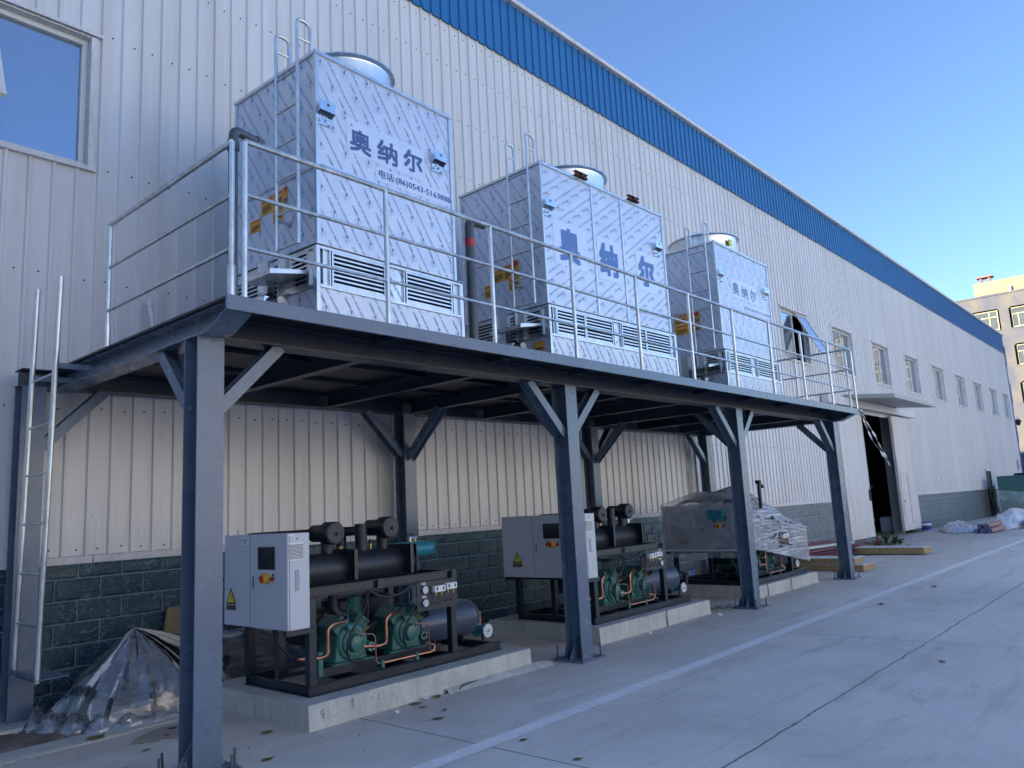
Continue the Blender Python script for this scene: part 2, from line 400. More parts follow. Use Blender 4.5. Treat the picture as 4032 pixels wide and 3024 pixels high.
# ------------------------------------------------------------------ setting: ground, marking, soil
g = MB().add([(-150, -300, 0), (900, -300, 0), (900, 500, 0), (-150, 500, 0)], [(0, 1, 2, 3)]).build('ground', ground_m, smooth=False); tag(g, kind='structure')
m = MB()
for i in range(60):
    m.add([(-4+i*1.1, 3.895, .004), (-2.9+i*1.1, 3.895, .004), (-2.9+i*1.1, 4.04, .004), (-4+i*1.1, 4.04, .004)], [(0, 1, 2, 3)])
tag(m.build('road_marking', mark_m, smooth=False), kind='structure')
def patch(x0, x1, y0, y1, z, amp, nx, ny, edge=.05, seed=1):
    rnd = random.Random(seed); mb = MB(); vs = []
    for j in range(ny+1):
        for i in range(nx+1):
            u, v = i/nx, j/ny; e = min(u, 1-u, v*1.5, (1-v)*1.5)
            vs.append((x0+(x1-x0)*u+(rnd.uniform(-edge, edge) if e < .02 else 0), y0+(y1-y0)*v+(rnd.uniform(-edge, edge) if e < .02 else 0),
                       z+(rnd.uniform(0, amp) if e > .02 else -.006)))
    mb.add(vs, [(j*(nx+1)+i, j*(nx+1)+i+1, (j+1)*(nx+1)+i+1, (j+1)*(nx+1)+i) for j in range(ny) for i in range(nx)])
    return mb
tag(patch(-3, 3.3, 6.93, 8.0, .012, .03, 150, 26, .03).build('soil_strip', soil), kind='structure')
tag(patch(14.6, 25.5, 6.9, 8.0, .006, .03, 120, 14, .08, 4).build('dirt_strip', soil), kind='structure')
k = MB().box(-3, 6.68, -.05, 3.25, 6.93, .014); tag(k.build('kerb', pad_m, bev=.006), kind='structure')
tag(MB().box(-1, 7.45, -.05, 2.57, 8.02, .055).build('footing', pad_m, bev=.008), kind='structure')
dr = MB().box(1.2, 6.635, .002, 2.86, 6.655, .012); tag(dr.build('edge_strip', galv), 'thin grey metal edging strip lying along the kerb below the clear sheet', 'metal strip')

# ------------------------------------------------------------------ factory building
fac = thing('factory_building', 'long white corrugated factory hall with blue roof band and dark green tiled plinth', 'building', (0, 0, 0))
D = 8.05; P0 = 2.733; PITCH = .2086
WIN = [.92, 20.53, 24.47, 28.42, 32.42, 36.54, 40.70, 44.53, 48.47, 52.28]
WZ0, WZ1 = 5.27, 6.68; WW = 1.9
OPEN = [(x+.05, x+WW, WZ0, WZ1) for x in WIN]+[(25.7, 29.6, 0, 4.05), (44.45, 45.8, 1.2, 2.24)]
def ribwall(x0, x1, z0, z1, y, opens, h, pitch=PITCH, p0=P0, rot=None):
    mb = MB(); pts = [(x0, 0)]
    n = int((x0-p0)/pitch)-1
    while True:
        c = p0+n*pitch; n += 1
        if c < x0+.03: continue
        if c > x1-.03: break
        pts += [(c-.024, 0), (c-.014, h), (c+.014, h), (c+.024, 0)]
    pts.append((x1, 0))
    for o in opens:
        for e in o[:2]:
            for i in range(len(pts)-1):
                if pts[i][0] < e < pts[i+1][0]-1e-6:
                    t = (e-pts[i][0])/(pts[i+1][0]-pts[i][0]); pts.insert(i+1, (e, pts[i][1]+(pts[i+1][1]-pts[i][1])*t)); break
    for (xa, ha), (xb, hb) in zip(pts, pts[1:]):
        xm = (xa+xb)/2; rs = [(z0, z1)]
        for a, b, c, d in opens:
            if a < xm < b:
                nr = []
                for r0, r1 in rs:
                    if c > r0: nr.append((r0, min(c, r1)))
                    if d < r1: nr.append((max(d, r0), r1))
                rs = [r for r in nr if r[1]-r[0] > 1e-4]
        for r0, r1 in rs: mb.add([(xa, y-ha, r0), (xb, y-hb, r0), (xb, y-hb, r1), (xa, y-ha, r1)], [(0, 1, 2, 3)])
    return mb
ribwall(-8, 55, 1.34, 9.36, D, OPEN, .024).build('wall_cladding', clad, fac, smooth=False)
ribwall(-8, 55.04, 9.33, 10.46, D-.035, [], .026).build('blue_band', blue, fac, smooth=False)
rc = MB()
rc.box(-70, D-.14, 10.43, 55.12, D+.3, 10.52)
rc.build('roof_edge_trim', cladtrim, fac, bev=.01)
MB().box(-70, D+.03, 10.2, 55, 48, 10.425).build('roof', clad, fac)
en = MB().box(54.98, D+.02, 0, 55.02, 48, 10.2); en.box(-70.02, D+.02, 0, -69.98, 48, 10.2); en.box(-70, 47.9, 0, 55, 48, 10.2); en.box(-70, D, 0, -8, D+.1, 10.4)
en.build('end_wall', clad, fac)
MB().box(54.9, D-.05, 0, 55.12, D+.1, 9.36).build('corner_trim', mat('corner_blue', (.03, .12, .42), .4), fac)
MB().box(29.62, D+.03, 0, 29.72, D+.36, 4.6).build('inner_partition', innerwall, fac)
MB().box(-6, 14, 0, 54, 14.1, 10.1).box(33, 8.2, 0, 33.1, 14, 10.1).build('inner_shade_wall', dark, fac)  # near-black walls, the unlit doorway interior painted into their colour
# base trim + plinth
for a, b in ((-6, 25.6), (31.6, 44.3), (45.9, 54.9)):
    x = a; bt = MB()
    while x < b-.01:
        e = min(b, x+2.99); bt.add([(x, D-.034, 1.300), (e, D-.034, 1.300), (e, D-.038, 1.362), (x, D-.038, 1.362), (x, D+.02, 1.385), (e, D+.02, 1.385), (x, D+.02, 1.300), (e, D+.02, 1.300)],
                                 [(0, 1, 2, 3), (3, 2, 5, 4), (6, 7, 1, 0), (1, 7, 5, 2), (0, 3, 4, 6)]); x += 3.0
    bt.build('base_trim', cladtrim, fac, smooth=False)
pl = MB(); jn = MB()
for a, b in ((-6, 25.65), (31.0, 44.4), (45.85, 54.95)):
    jn.box(a, D, 0, b, D+.1, 1.3)
    for row in range(7):
        z1 = 1.365-.2*row; z0 = max(z1-.2, 0); off = .283 if row % 2 else .08
        if row == 0: z1 = 1.298
        n0 = int((a-off)/.4)-1
        for k2 in range(n0, n0+int((b-a)/.4)+4):
            x0 = off+.4*k2; x1 = x0+.4; x0 = max(x0, a); x1 = min(x1, b)
            if x1-x0 < .03: continue
            e = .0045; c = .020; h = .012; X0, X1, Z0, Z1 = x0+e, x1-e, z0+e, z1-e
            if Z1-Z0 < .06: continue
            rnd = random.uniform(-.003, .003)
            vs = [(X0, D-.001, Z0), (X1, D-.001, Z0), (X1, D-.001, Z1), (X0, D-.001, Z1), (X0, D-.005, Z0), (X1, D-.005, Z0), (X1, D-.005, Z1), (X0, D-.005, Z1),
                  (X0+c, D-h+rnd, Z0+c*1.1), (X1-c, D-h-rnd, Z0+c*.8), (X1-c, D-h+rnd, Z1-c), (X0+c, D-h, Z1-c*1.2)]
            pl.add(vs, [(0, 1, 5, 4), (1, 2, 6, 5), (2, 3, 7, 6), (3, 0, 4, 7), (4, 5, 9, 8), (5, 6, 10, 9), (6, 7, 11, 10), (7, 4, 8, 11), (8, 9, 10, 11)])
pl.build('plinth_tiles', tile_m, fac, smooth=False)
jn.build('plinth_joints', joint_m, fac, smooth=False)
# screws
sc = MB(); n = 0
for i in range(-20, 85):
    x = P0+(i+.5)*PITCH
    for z in (1.43, 2.77, 4.07, 5.27, 6.77, 7.72, 8.6, 9.2):
        if any(a-.1 < x < b+.1 and c-.15 < z < d+.15 for a, b, c, d in OPEN): continue
        x2 = x+random.uniform(-.02, .02); z2 = z+random.uniform(-.012, .012)
        sc.cyl((x2, D+.001, z2), (x2, D-.008, z2), .009, 6)
o = sc.build('cladding_screws', rubber, fac); tag(o, kind='stuff')
# scuffs on the sheet behind the machines
sf = MB()
for i in range(150):
    x = random.uniform(2.6, 13.5); z = random.uniform(1.5, 2.75); l = random.uniform(.008, .035); a = random.uniform(-.3, .3)
    if ((x-P0) % PITCH) < .03 or ((x-P0) % PITCH) > PITCH-.04: continue
    w = random.uniform(.0012, .003)
    sf.add([(x-w, D-.0015, z), (x+w, D-.0015, z), (x+a*l+w*.6, D-.0015, z+l), (x+a*l-w*.6, D-.0015, z+l)], [(0, 1, 2, 3)])
tag(sf.build('wall_scuffs', brickdirt, fac, smooth=False), kind='stuff')
# cover strip where the two sheets meet
MB().box(14.62, D-.04, 1.39, 14.72, D-.002, 2.95).build('cover_strip', galv, fac)
# windows
def window(x, sash=None):
    a, b, z0, z1 = x, x+WW+.03, WZ0, WZ1
    f = MB(); yf0, yf1 = D+.07, D+.13; t = .055
    f.box(a+.05, yf0, z0, b-.03, yf1, z0+t); f.box(a+.05, yf0, z1-t, b-.03, yf1, z1)
    f.box(a+.05, yf0+.001, z0+t, a+.05+t, yf1, z1-t); f.box(b-.03-t, yf0+.001, z0+t, b-.03, yf1, z1-t)
    mx = (a+b)/2+.08; f.box(mx-.035, yf0+.001, z0+t, mx+.035, yf1, z1-t)
    w = f.build('window', pvc, fac, bev=.004)
    tr = MB(); tr.box(a-.02, D-.03, z0-.02, a+.05, yf1, z1+.015); tr.box(b-.03, D-.03, z0-.02, b+.04, yf1, z1+.015)
    tr.box(a+.05, D-.02, z1, b-.03, yf1, z1+.02)
    tr.build('window_reveal', cladtrim, w, bev=.003)
    MB().slab([(a-.06, D+.0, z1+.075), (a-.06, D-.06, z1+.055), (a-.06, D-.06, z1+.018), (a-.06, D-.05, z1+.016), (a-.06, D+.0, z1+.03)], (b-a+.13, 0, 0)).build('window_hood', cladtrim, w)
    MB().slab([(a-.04, D+.07, z0+.002), (a-.04, D-.05, z0-.02), (a-.04, D-.05, z0-.062), (a-.04, D+.0, z0-.062)], (b-a+.09, 0, 0)).build('window_sill', cladtrim, w)
    p1 = (a+.05+t, z0+t, mx-.035, z1-t); p2 = (mx+.035, z0+t, b-.03-t, z1-t)
    for i, (px0, pz0, px1, pz1) in enumerate((p1, p2)):
        if sash == i: continue
        yy = yf0+.02+.02*i
        MB().add([(px0, yy, pz0), (px1, yy, pz0), (px1, yy, pz1), (px0, yy, pz1)], [(0, 1, 2, 3)]).build('pane', glassm, w, smooth=False)
    if sash is not None:
        px0, pz0, px1, pz1 = p2 if sash == 1 else p1
        L = pz1-pz0; ang = math.radians(26); dy, dz = -math.sin(ang)*L, -math.cos(ang)*L
        top = Vector((0, D-.03, pz1)); bot = top+Vector((0, dy, dz)); nrm = Vector((0, -math.cos(ang), math.sin(ang)))
        sm = MB(); s_ = .05
        for (qa, qb) in (((px0, 0), (px1, 0)), ((px0, 1), (px1, 1))):
            pt = top.lerp(bot, qa[1]); sm.bar((qa[0], pt.y, pt.z), (qb[0], pt.y, pt.z), .045, s_, (0, dy, dz))
        for xx in (px0+.025, px1-.025): sm.bar((xx, top.y, top.z), (xx, bot.y, bot.z), s_, .04, nrm)
        sm.build('open_sash', pvc, w, bev=.003)
        MB().add([(px0+.04, top.y, top.z), (px1-.04, top.y, top.z), (px1-.04, bot.y, bot.z), (px0+.04, bot.y, bot.z)], [(0, 1, 2, 3)]).build('pane', glassm, w, smooth=False)
    MB().box(a+.06, D+.5, z0-.2, b, D+.52, z1+.2).build('dark_backing', mat('dark_backing_%d' % int(x), (.03, .035, .04), .9), w) if sash == 1 else None  # dark panel set behind the window with the right sash open
    return w
for i, x in enumerate(WIN): window(x, {0: 0, 1: 1}.get(i))
# far doorway: rail header, two sliding leaves, canopy
MB().slab([(22.86, 7.8, 4.16), (22.86, 7.8, 4.40), (22.86, 8.02, 4.46), (22.86, 8.02, 4.16)], (9.06, 0, 0)).build('door_header', cladtrim, fac, bev=.006)
cn = MB().slab([(24.94, 8.02, 4.57), (24.94, 6.58, 4.41), (24.94, 6.58, 4.29), (24.94, 6.62, 4.285), (24.94, 8.02, 4.445)], (4.86, 0, 0))
cn.build('door_canopy', mat('canopy_grey', (.46, .45, .43), .5, 0, .15, 3, (1, 1, 1), .05, 20, (.28, .24, .19), .5, 3), fac, bev=.005)
def leaf_door(x0, x1, z0, z1):
    d = ribwall(x0+.05, x1-.05, z0+.04, z1-.04, 7.87, [], .014, .13, x0).build('sliding_door', clad, fac, smooth=False)
    fr = MB(); 
    for bx in ((x0, x0+.05, z0, z1), (x1-.05, x1, z0, z1)): fr.box(bx[0], 7.855, bx[2], bx[1], 7.95, bx[3])
    fr.box(x0+.05, 7.856, z0, x1-.05, 7.949, z0+.04); fr.box(x0+.05, 7.856, z1-.04, x1-.05, 7.949, z1)
    fr.box(x0+.05, 7.93, z0+.04, x1-.05, 7.948, z1-.04)
    fr.build('door_frame', cladtrim, d, bev=.003); return d
d1 = leaf_door(23.62, 25.78, .16, 4.1); d2 = leaf_door(29.02, 31.1, .14, 4.1)
MB().box(25.62, 7.82, 1.25, 25.68, 7.86, 1.6).cyl((25.78, 7.86, 1.66), (25.78, 7.80, 1.66), .035, 10).build('door_handle', rubber, d1)
wk = MB()
for bx in ((29.2, 29.23, .32, 2.14), (30.03, 30.06, .32, 2.14), (29.23, 30.03, 2.11, 2.14), (29.23, 30.03, .32, .35)): wk.box(bx[0], 7.84, bx[2], bx[1], 7.87, bx[3])
wk.build('wicket_frame', cladtrim, d2)
MB().box(29.34, 7.83, 1.12, 29.42, 7.865, 1.16).build('door_handle', rubber, d2)
MB().box(44.4, D-.06, 2.2, 45.62, D+.05, 2.30).build('hatch_lintel', cladtrim, fac)
MB().box(44.45, D+.05, .1, 45.85, D+.08, 2.2).build('hatch_panel', mat('hatch_dark', (.05, .07, .065), .8), fac)

sh_ = thing('unseen_shade_block', 'grey unseen block added at the near end of the yard to darken left-facing sides', 'building', (-26, 0, 0))  # added mass out of view, blocks low sky so faces towards -X darken
MB().box(-14, -20, 0, 0, 4.5, 11).build('wall', mat('shade_block_grey', (.30, .30, .31), .7), sh_)
oh = thing('unseen_bounce_block', 'white unseen block added across the road to bounce warm sunlight into the yard', 'building', (0, -25, 0))  # added mass out of view, reflects warm sun back onto the yard
MB().box(-60, -20, 0, 38, 0, 11).build('wall', mat('bounce_block_white', (.72, .70, .67), .6), oh)
# objects at the far end of the hall
fs = MB(); vs = []
rnd = random.Random(5)
for j in range(22):
    for i in range(5):
        vs.append((44.85+i*.22+.35*(1-j/21)*.6-.25*j/21+.0, D-.13-.05*math.sin(i*2.2+j*.35)+rnd.uniform(-.01, .01), .12+1.35*j/21))
fs.add(vs, [(j*5+i, j*5+i+1, (j+1)*5+i+1, (j+1)*5+i) for j in range(21) for i in range(4)])
o = fs.build('camouflage_cloth', camo_m); o.modifiers.new('t', 'SOLIDIFY').thickness = .01
tag(o, 'camouflage cloth strip hanging over the narrow hatch far along the wall', 'cloth')
sb = thing('no_parking_sign', 'small pale red sign board hung on the blue corner of the hall', 'sign', (53.9, 7.95, 2.28))
MB().box(-.32, 0, 0, .38, .03, .6).build('board', white_pl, sb)
t_ = MB(); 
for q in range(5): t_.box(-.24, -.004, .08+q*.1, .28, -.001, .13+q*.1)
t_.build('print', mat('sign_red', (.6, .25, .25), .5), sb)
cc = thing('security_camera', 'round grey dome security camera on an arm at the blue corner of the hall', 'camera', (55.12, 7.95, 5.3))
MB().tube([(0, 0, .1), (.35, 0, .16), (.6, 0, .12), (.62, 0, .02)], .03, 8).build('arm', white_pl, cc)
MB().rev((.62, 0, .05), (0, 0, -1), [(0, .05), (.02, .13), (.12, .16), (.2, .16), (.22, .12), (.3, .11), (.36, .07), (.4, .0)], 14).build('dome', rubber, cc)

# ------------------------------------------------------------------ building beyond
bgX = 78
bb = thing('office_building', 'tall rendered office block with cream window frames and sunlit cream penthouse beyond the hall', 'building', (bgX, 0, 0))
BW = [(c, c+1.9) for c in (-9, -6.05, -3.1, -.15, 2.8, 5.65, 8.53, 11.4, 14.3, 17.2)]
BZ = [(z-1.75, z) for z in (16.5, 13.22, 9.93, 6.6, 3.4)]
wl = MB(); ys = sorted(set([-14, 22]+[v for p in BW for v in p])); zs = sorted(set([0, 17.83]+[v for p in BZ for v in p]))
for ya, yb in zip(ys, ys[1:]):
    for za_, zb_ in zip(zs, zs[1:]):
        if any(abs(ya-p[0]) < .01 for p in BW) and any(abs(za_-q[0]) < .01 for q in BZ): continue
        wl.add([(0, ya, za_), (0, yb, za_), (0, yb, zb_), (0, ya, zb_)], [(0, 1, 2, 3)])
wl.box(.02, -14, 17.5, 14, 22, 17.83).box(0.02, 22, 0, 14, 22.1, 17.6).box(.02, -14.1, 0, 14, -14, 17.6).box(13.9, -14, 0, 14, 22, 17.6).box(-.08, -14, 17.8, .3, 22, 17.95)
for ya, yb in BW:
    for za_, zb_ in BZ:
        wl.box(0.0, ya-.12, za_, .22, ya-.001, zb_).box(0.0, yb+.001, za_, .22, yb+.12, zb_).box(0.0, ya, zb_+.001, .22, yb, zb_+.1).box(-.05, ya-.05, za_-.1, .22, yb+.05, za_-.001)
wl.build('wall', bgw, bb, smooth=False)
ph = MB().box(.6, -16, 17.83, 9, 13.02, 19.27); ph.build('penthouse', bgp, bb)
for ya, yb in BW:
    for za_, zb_ in BZ:
        f = MB(); t = .09
        for q in ((ya, ya+t, za_, zb_), (yb-t, yb, za_, zb_), (ya+t, yb-t, za_, za_+t), (ya+t, yb-t, zb_-t, zb_), (ya+.62, ya+.72, za_+t, zb_-t), (ya+t, yb-t, zb_-.62, zb_-.53), (yb-.55, yb-.47, za_+t, zb_-.62)):
            f.box(.08, q[0], q[2], .16, q[1], q[3])
        wo = f.build('window', bgf, bb, smooth=False)
        MB().add([(.13, ya, za_), (.13, yb, za_), (.13, yb, zb_), (.13, ya, zb_)], [(0, 1, 2, 3)]).build('pane', bgglass, wo, smooth=False)
ch = MB(); z0 = 19.27
ch.box(1.0, 11.7, z0, 1.4, 11.9, z0+.5).box(1.0, 12.35, z0, 1.4, 12.55, z0+.5).box(.8, 11.5, z0+.5, 1.7, 12.75, z0+.62)
ch.build('chimney', mat('chimney_red', (.2, .1, .08), .7), bb)
MB().cyl((.8, 12.8, 19.27), (.8, 12.8, 20.0), .02, 6).cyl((.5, 10.25, 17.9), (.5, 10.25, 18.5), .12, 8).build('antenna', galv, bb)

# ------------------------------------------------------------------ steel platform
plat = thing('steel_platform', 'dark grey painted steel platform on H columns along the hall wall, carrying three cooling towers', 'platform')
FX = [2.63, 6.79, 10.96, 15.05]; RX = [2.34, 6.74, 10.91, 15.04]
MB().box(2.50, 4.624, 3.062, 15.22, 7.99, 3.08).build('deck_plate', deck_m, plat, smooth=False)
fa = MB().box(2.49, 4.60, 2.982, 15.23, 4.622, 3.084)
fa.build('fascia', steel_paint, plat, bev=.003, smooth=False)
for cx_ in (2.63, 15.05):
    w = .0975
    b = MB()
    for sx in (-w, w-.0):
        pass
    pr = [(4.70, 3.0), (4.94, 2.90), (7.99, 2.90)]
    # bottom flange follows the taper at the outer end
    for (ya, za_), (yb, zb_) in zip(pr, pr[1:]):
        b.add([(cx_-w, ya, za_), (cx_+w, ya, za_), (cx_+w, yb, zb_), (cx_-w, yb, zb_), (cx_-w, ya, za_+.012), (cx_+w, ya, za_+.012), (cx_+w, yb, zb_+.012), (cx_-w, yb, zb_+.012)],
              [(0, 3, 2, 1), (4, 5, 6, 7), (0, 1, 5, 4), (1, 2, 6, 5), (2, 3, 7, 6), (3, 0, 4, 7)])
    b.slab([(cx_-.004, 4.70, 3.01), (cx_-.004, 4.94, 2.911), (cx_-.004, 7.985, 2.911), (cx_-.004, 7.985, 3.051), (cx_-.004, 4.70, 3.051)], (.008, 0, 0))
    b.box(cx_-w, 4.69, 3.049, cx_+w, 7.985, 3.061)
    b.build('side_beam', steel_paint, plat, smooth=False)
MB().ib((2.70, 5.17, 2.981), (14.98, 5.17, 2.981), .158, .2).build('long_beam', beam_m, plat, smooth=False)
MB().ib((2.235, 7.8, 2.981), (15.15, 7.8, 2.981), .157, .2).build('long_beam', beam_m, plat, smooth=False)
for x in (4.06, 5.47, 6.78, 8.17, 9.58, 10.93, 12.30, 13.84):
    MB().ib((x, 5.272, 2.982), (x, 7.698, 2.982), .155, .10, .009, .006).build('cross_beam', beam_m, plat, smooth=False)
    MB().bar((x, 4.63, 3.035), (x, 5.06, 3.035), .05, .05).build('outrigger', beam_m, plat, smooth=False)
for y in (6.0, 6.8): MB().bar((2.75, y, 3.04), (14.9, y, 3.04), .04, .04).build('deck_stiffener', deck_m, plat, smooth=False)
def column(cx_, y0, front):
    c = MB().ib((cx_, y0+.1, .02), (cx_, y0+.1, 2.9), .2, .195, .011, .008, (0, 1, 0)).build('column', steel_paint, plat, smooth=False)
    MB().box(cx_-.2, y0-.085, 0.002, cx_+.2, y0+.305, .022).build('base_plate', steel_paint, c, bev=.002)
    gs = MB()
    for s_ in (-1, 1):
        gs.slab([(cx_+s_*.006, y0+.098, .022), (cx_+s_*.175, y0+.098, .022), (cx_+s_*.16, y0+.098, .06), (cx_+s_*.03, y0+.098, .24), (cx_+s_*.006, y0+.098, .24)], (0, .008, 0))
    gs.slab([(cx_-.004, y0+.201, .022), (cx_-.004, y0+.30, .022), (cx_-.004, y0+.29, .10), (cx_-.004, y0+.215, .19), (cx_-.004, y0+.201, .19)], (.008, 0, 0))
    gs.build('gusset', steel_paint, c, smooth=False)
    for sx in (-.165, .165):
        for yy in (y0-.05, y0+.27):
            tilt = random.uniform(-.02, .02)
            MB().cyl((cx_+sx, yy, .02), (cx_+sx+tilt, yy+tilt, .13+random.uniform(0, .03)), .009, 8).cyl((cx_+sx, yy, .022), (cx_+sx, yy, .04), .017, 6).build('anchor_bolt', darksteel, c)
    return c
def brace(p0, p1, up):
    MB().ib(p0, p1, .12, .092, .008, .006, up).build('brace', steel_paint, plat, smooth=False)
for i, x in enumerate(FX):
    column(x, 5.07, True)
    if i < 3: brace((x+.09, 5.17, 2.40), (x+.58, 5.17, 2.905), (0, 1, 0))
    if i > 0: brace((x-.09, 5.17, 2.36), (x-.64, 5.17, 2.905), (0, 1, 0))
    brace((x, 5.265, 2.38), (x, 5.76, 2.905), (1, 0, 0))
for i, x in enumerate(RX):
    column(x, 7.70, False)
    if i < 3: brace((x+.09, 7.8, 2.36), (x+.62, 7.8, 2.905), (0, 1, 0))
    if i > 0: brace((x-.09, 7.8, 2.36), (x-.64, 7.8, 2.905), (0, 1, 0))
    if 0 < i < 3: brace((x, 7.71, 2.31), (x, 7.09, 2.905), (1, 0, 0))

# ------------------------------------------------------------------ guard rails and ladder
def rail(name, label, posts, pts, zs=(4.232, 3.84, 3.457), sleeves=()):
    r = thing(name, label, 'railing', (posts[0][0], posts[0][1], 3.08), 0, 'guard rails of the platform')
    o = Vector((posts[0][0], posts[0][1], 3.08))
    for p in posts:
        q = Vector((p[0], p[1], 3.084))-o
        mb = MB().cyl(q, q+Vector((0, 0, 4.225-3.084)), .0205, 12)
        if p in sleeves: mb.cyl(q, q+Vector((0, 0, .25)), .028, 12)
        mb.build('post', galv, r)
    for i, z in enumerate(zs):
        MB().tube([Vector((a, b, z))-o for a, b in pts], .0205 if i == 0 else .0145, 10).build('rail', galv, r)
    return r
fp = [(2.66+1.2525*i, 4.68) for i in range(11)]
rail('guard_rail', 'long galvanised front guard rail on the road edge of the platform', fp, [(2.66, 4.68), (15.19, 4.68)])
lp = [(2.60, 4.745), (2.61, 6.84)]
rail('guard_rail', 'short galvanised guard rail across the left end of the platform', lp, [(2.60, 4.745), (2.61, 6.84)], sleeves=lp)
rp = [(15.2, 4.79), (15.2, 5.76), (15.2, 6.9), (15.2, 7.85)]
rail('guard_rail', 'galvanised guard rail closing the far right end of the platform', rp, [(15.2, 4.69), (15.2, 7.85)], (4.262, 3.862, 3.475))
la = thing('access_ladder', 'galvanised pipe ladder rising up to the left end of the platform', 'ladder', (2.25, 7.3, .43))
def lp_(y, z): return Vector((0, y-7.3, z-.43))
def stile(y0, z): return y0-.17*(z-.43)/3.27
for y0, zt in ((7.61, 3.72), (7.06, 3.71)):
    MB().cyl(lp_(y0, .44), lp_(stile(y0, zt), zt), .023, 12).build('stile', galv, la)
for i in range(6):
    z = .87+.405*i; MB().cyl(lp_(stile(7.61, z), z), lp_(stile(7.06, z), z), .010, 8).build('rung', galv, la)
MB().box(-.03, -.27, .03, .23, .31, .036).box(-.03, -.27, .03, -.024, .31, .075).build('foot_shelf', steel_paint, la)
MB().bar(lp_(7.45, 2.93), lp_(7.45, 2.93)+Vector((.32, 0, 0)), .006, .045).bar(lp_(6.93, 2.96), lp_(6.93, 2.96)+Vector((.30, 0, 0)), .006, .045).build('fixing_strap', steel_paint, la)

# ------------------------------------------------------------------ cooling towers
import bmesh
def film_print(parent, A0, A1, B0, B1, fn, rot=False, ph=(0, 0), big=1.0, dense=1.):
    """printed protective film, drawn in panel coordinates, clipped to the panel"""
    bm = bmesh.new(); e = Vector((.56, -.83)); e.normalize(); nrm = Vector((e.y*-1, e.x))
    def put(vs, fs, mi):
        bv = [bm.verts.new((p[0], p[1], 0)) for p in vs]
        for f in fs:
            try: q = bm.faces.new([bv[i] for i in f]); q.material_index = mi
            except ValueError: pass
    def R(p):
        return (-p[1], p[0]) if rot else (p[0], p[1])
    def inside(x, y, mrg=.05):
        a, b = R((x, y)); return A0-mrg < a < A1+mrg and B0-mrg < b < B1+mrg
    def quad(c, l, h, mi, du=0, dv=0):
        o = c+e*du+nrm*dv; pts = [o, o+e*l, o+e*l+nrm*h, o+nrm*h]
        if any(inside(*p, 0) for p in pts): put([R(p) for p in pts], [(0, 1, 2, 3)], mi)
    t1 = text2d('RONOR', .012, 1); t2 = text2d('奥纳尔', 0., 1)
    def txt(tv, o, l, h):
        vs, fs = tv; xs = [v[0] for v in vs]; ys = [v[1] for v in vs]; x0, x1, y0, y1 = min(xs), max(xs), min(ys), max(ys)
        P = [o+e*((x-x0)/(x1-x0)*l)+nrm*((y-y0)/(y1-y0)*h) for x, y in vs]
        if any(inside(*p, 0) for p in (P[0], P[len(P)//2], P[-1])): put([R(p) for p in P], fs, 0)
    for i in range(-16, 22):
        for j in range(-16, 22):
            base = Vector((.275*i+ph[0], .203*j+ph[1]))+(Vector((.1375, 0)) if j % 2 else Vector((0, 0)))
            if not inside(base.x, base.y, .62): continue
            s_ = .031; c0 = base-e*s_-nrm*s_
            for q in ((0, 0, 2*s_, .003), (0, 2*s_-.003, 2*s_, .003)): quad(c0, q[2], q[3], 1, q[0], q[1])
            quad(c0, .003, 2*s_, 1, 0, 0); quad(c0, .003, 2*s_, 1, 2*s_-.003, 0)
            P = [c0+e*.004+nrm*.058, c0+e*.010+nrm*.034, c0+e*.042+nrm*.030, c0+e*.024+nrm*.052]
            if all(inside(*p, 0) for p in P): put([R(p) for p in P], [(0, 1, 2, 3)], 0)
            quad(c0, .008, .008, 0, .042, .012); quad(c0, .030, .003, 1, .012, .018)
            quad(base+Vector((-.075, .135)), .10, .024, 2); quad(base+Vector((-.05, .12)), .07, .012, 2, .02, -.012)
            if j % 2 == 0:
                o = base+Vector((.05, -.305)); txt(t1, o, .125, .020); txt(t2, o+e*.135-nrm*.003, .075, .026)
                u = .222
                for line, (dv, words) in enumerate(((.012, (.05, .035, .06, .05, .04, .022)), (-.002, (.03, .052, .04, .06, .03)))):
                    uu = u
                    for wd in words: quad(o, wd*dense, .0068, 1, uu, dv); uu += wd*dense+.008
    for co, no in (((A0, 0, 0), (-1, 0, 0)), ((A1, 0, 0), (1, 0, 0)), ((0, B0, 0), (0, -1, 0)), ((0, B1, 0), (0, 1, 0))):
        bmesh.ops.bisect_plane(bm, geom=bm.verts[:]+bm.edges[:]+bm.faces[:], plane_co=co, plane_no=no, clear_outer=True)
    for v in bm.verts: v.co = Vector(fn(v.co.x, v.co.y))
    me = bpy.data.meshes.new('film_print'); bm.to_mesh(me); bm.free()
    for mm in (inkblue, inkgrey, inkpale): me.materials.append(mm)
    o = bpy.data.objects.new('film_print', me); S.collection.objects.link(o); o.parent = parent
    return o
def louver(x0, x1, z0, z1, fn_box, parent):
    """fn_box maps local (a0,d0,z0,a1,d1,z1): a along the face, d = depth inwards"""
    mb = MB(); n = 7; t = .018
    fn_box(mb, x0, -.001, z0, x0+t, .03, z1); fn_box(mb, x1-t, -.001, z0, x1, .03, z1)
    fn_box(mb, x0+t, 0, z1-t, x1-t, .03, z1); fn_box(mb, x0+t, 0, z0, x1-t, .03, z0+t)
    for i in range(n):
        z = z0+t+(z1-z0-2*t)*(i+.5)/n; fn_box(mb, x0+t, .008, z-.008, x1-t, .04, z+.006, True)
    o = mb.build('louver', stainless, parent, smooth=False)
    bk = MB(); fn_box(bk, x0+t, .07, z0, x1-t, .075, z1); bk.build('louver_backing', beam_m, o, smooth=False)
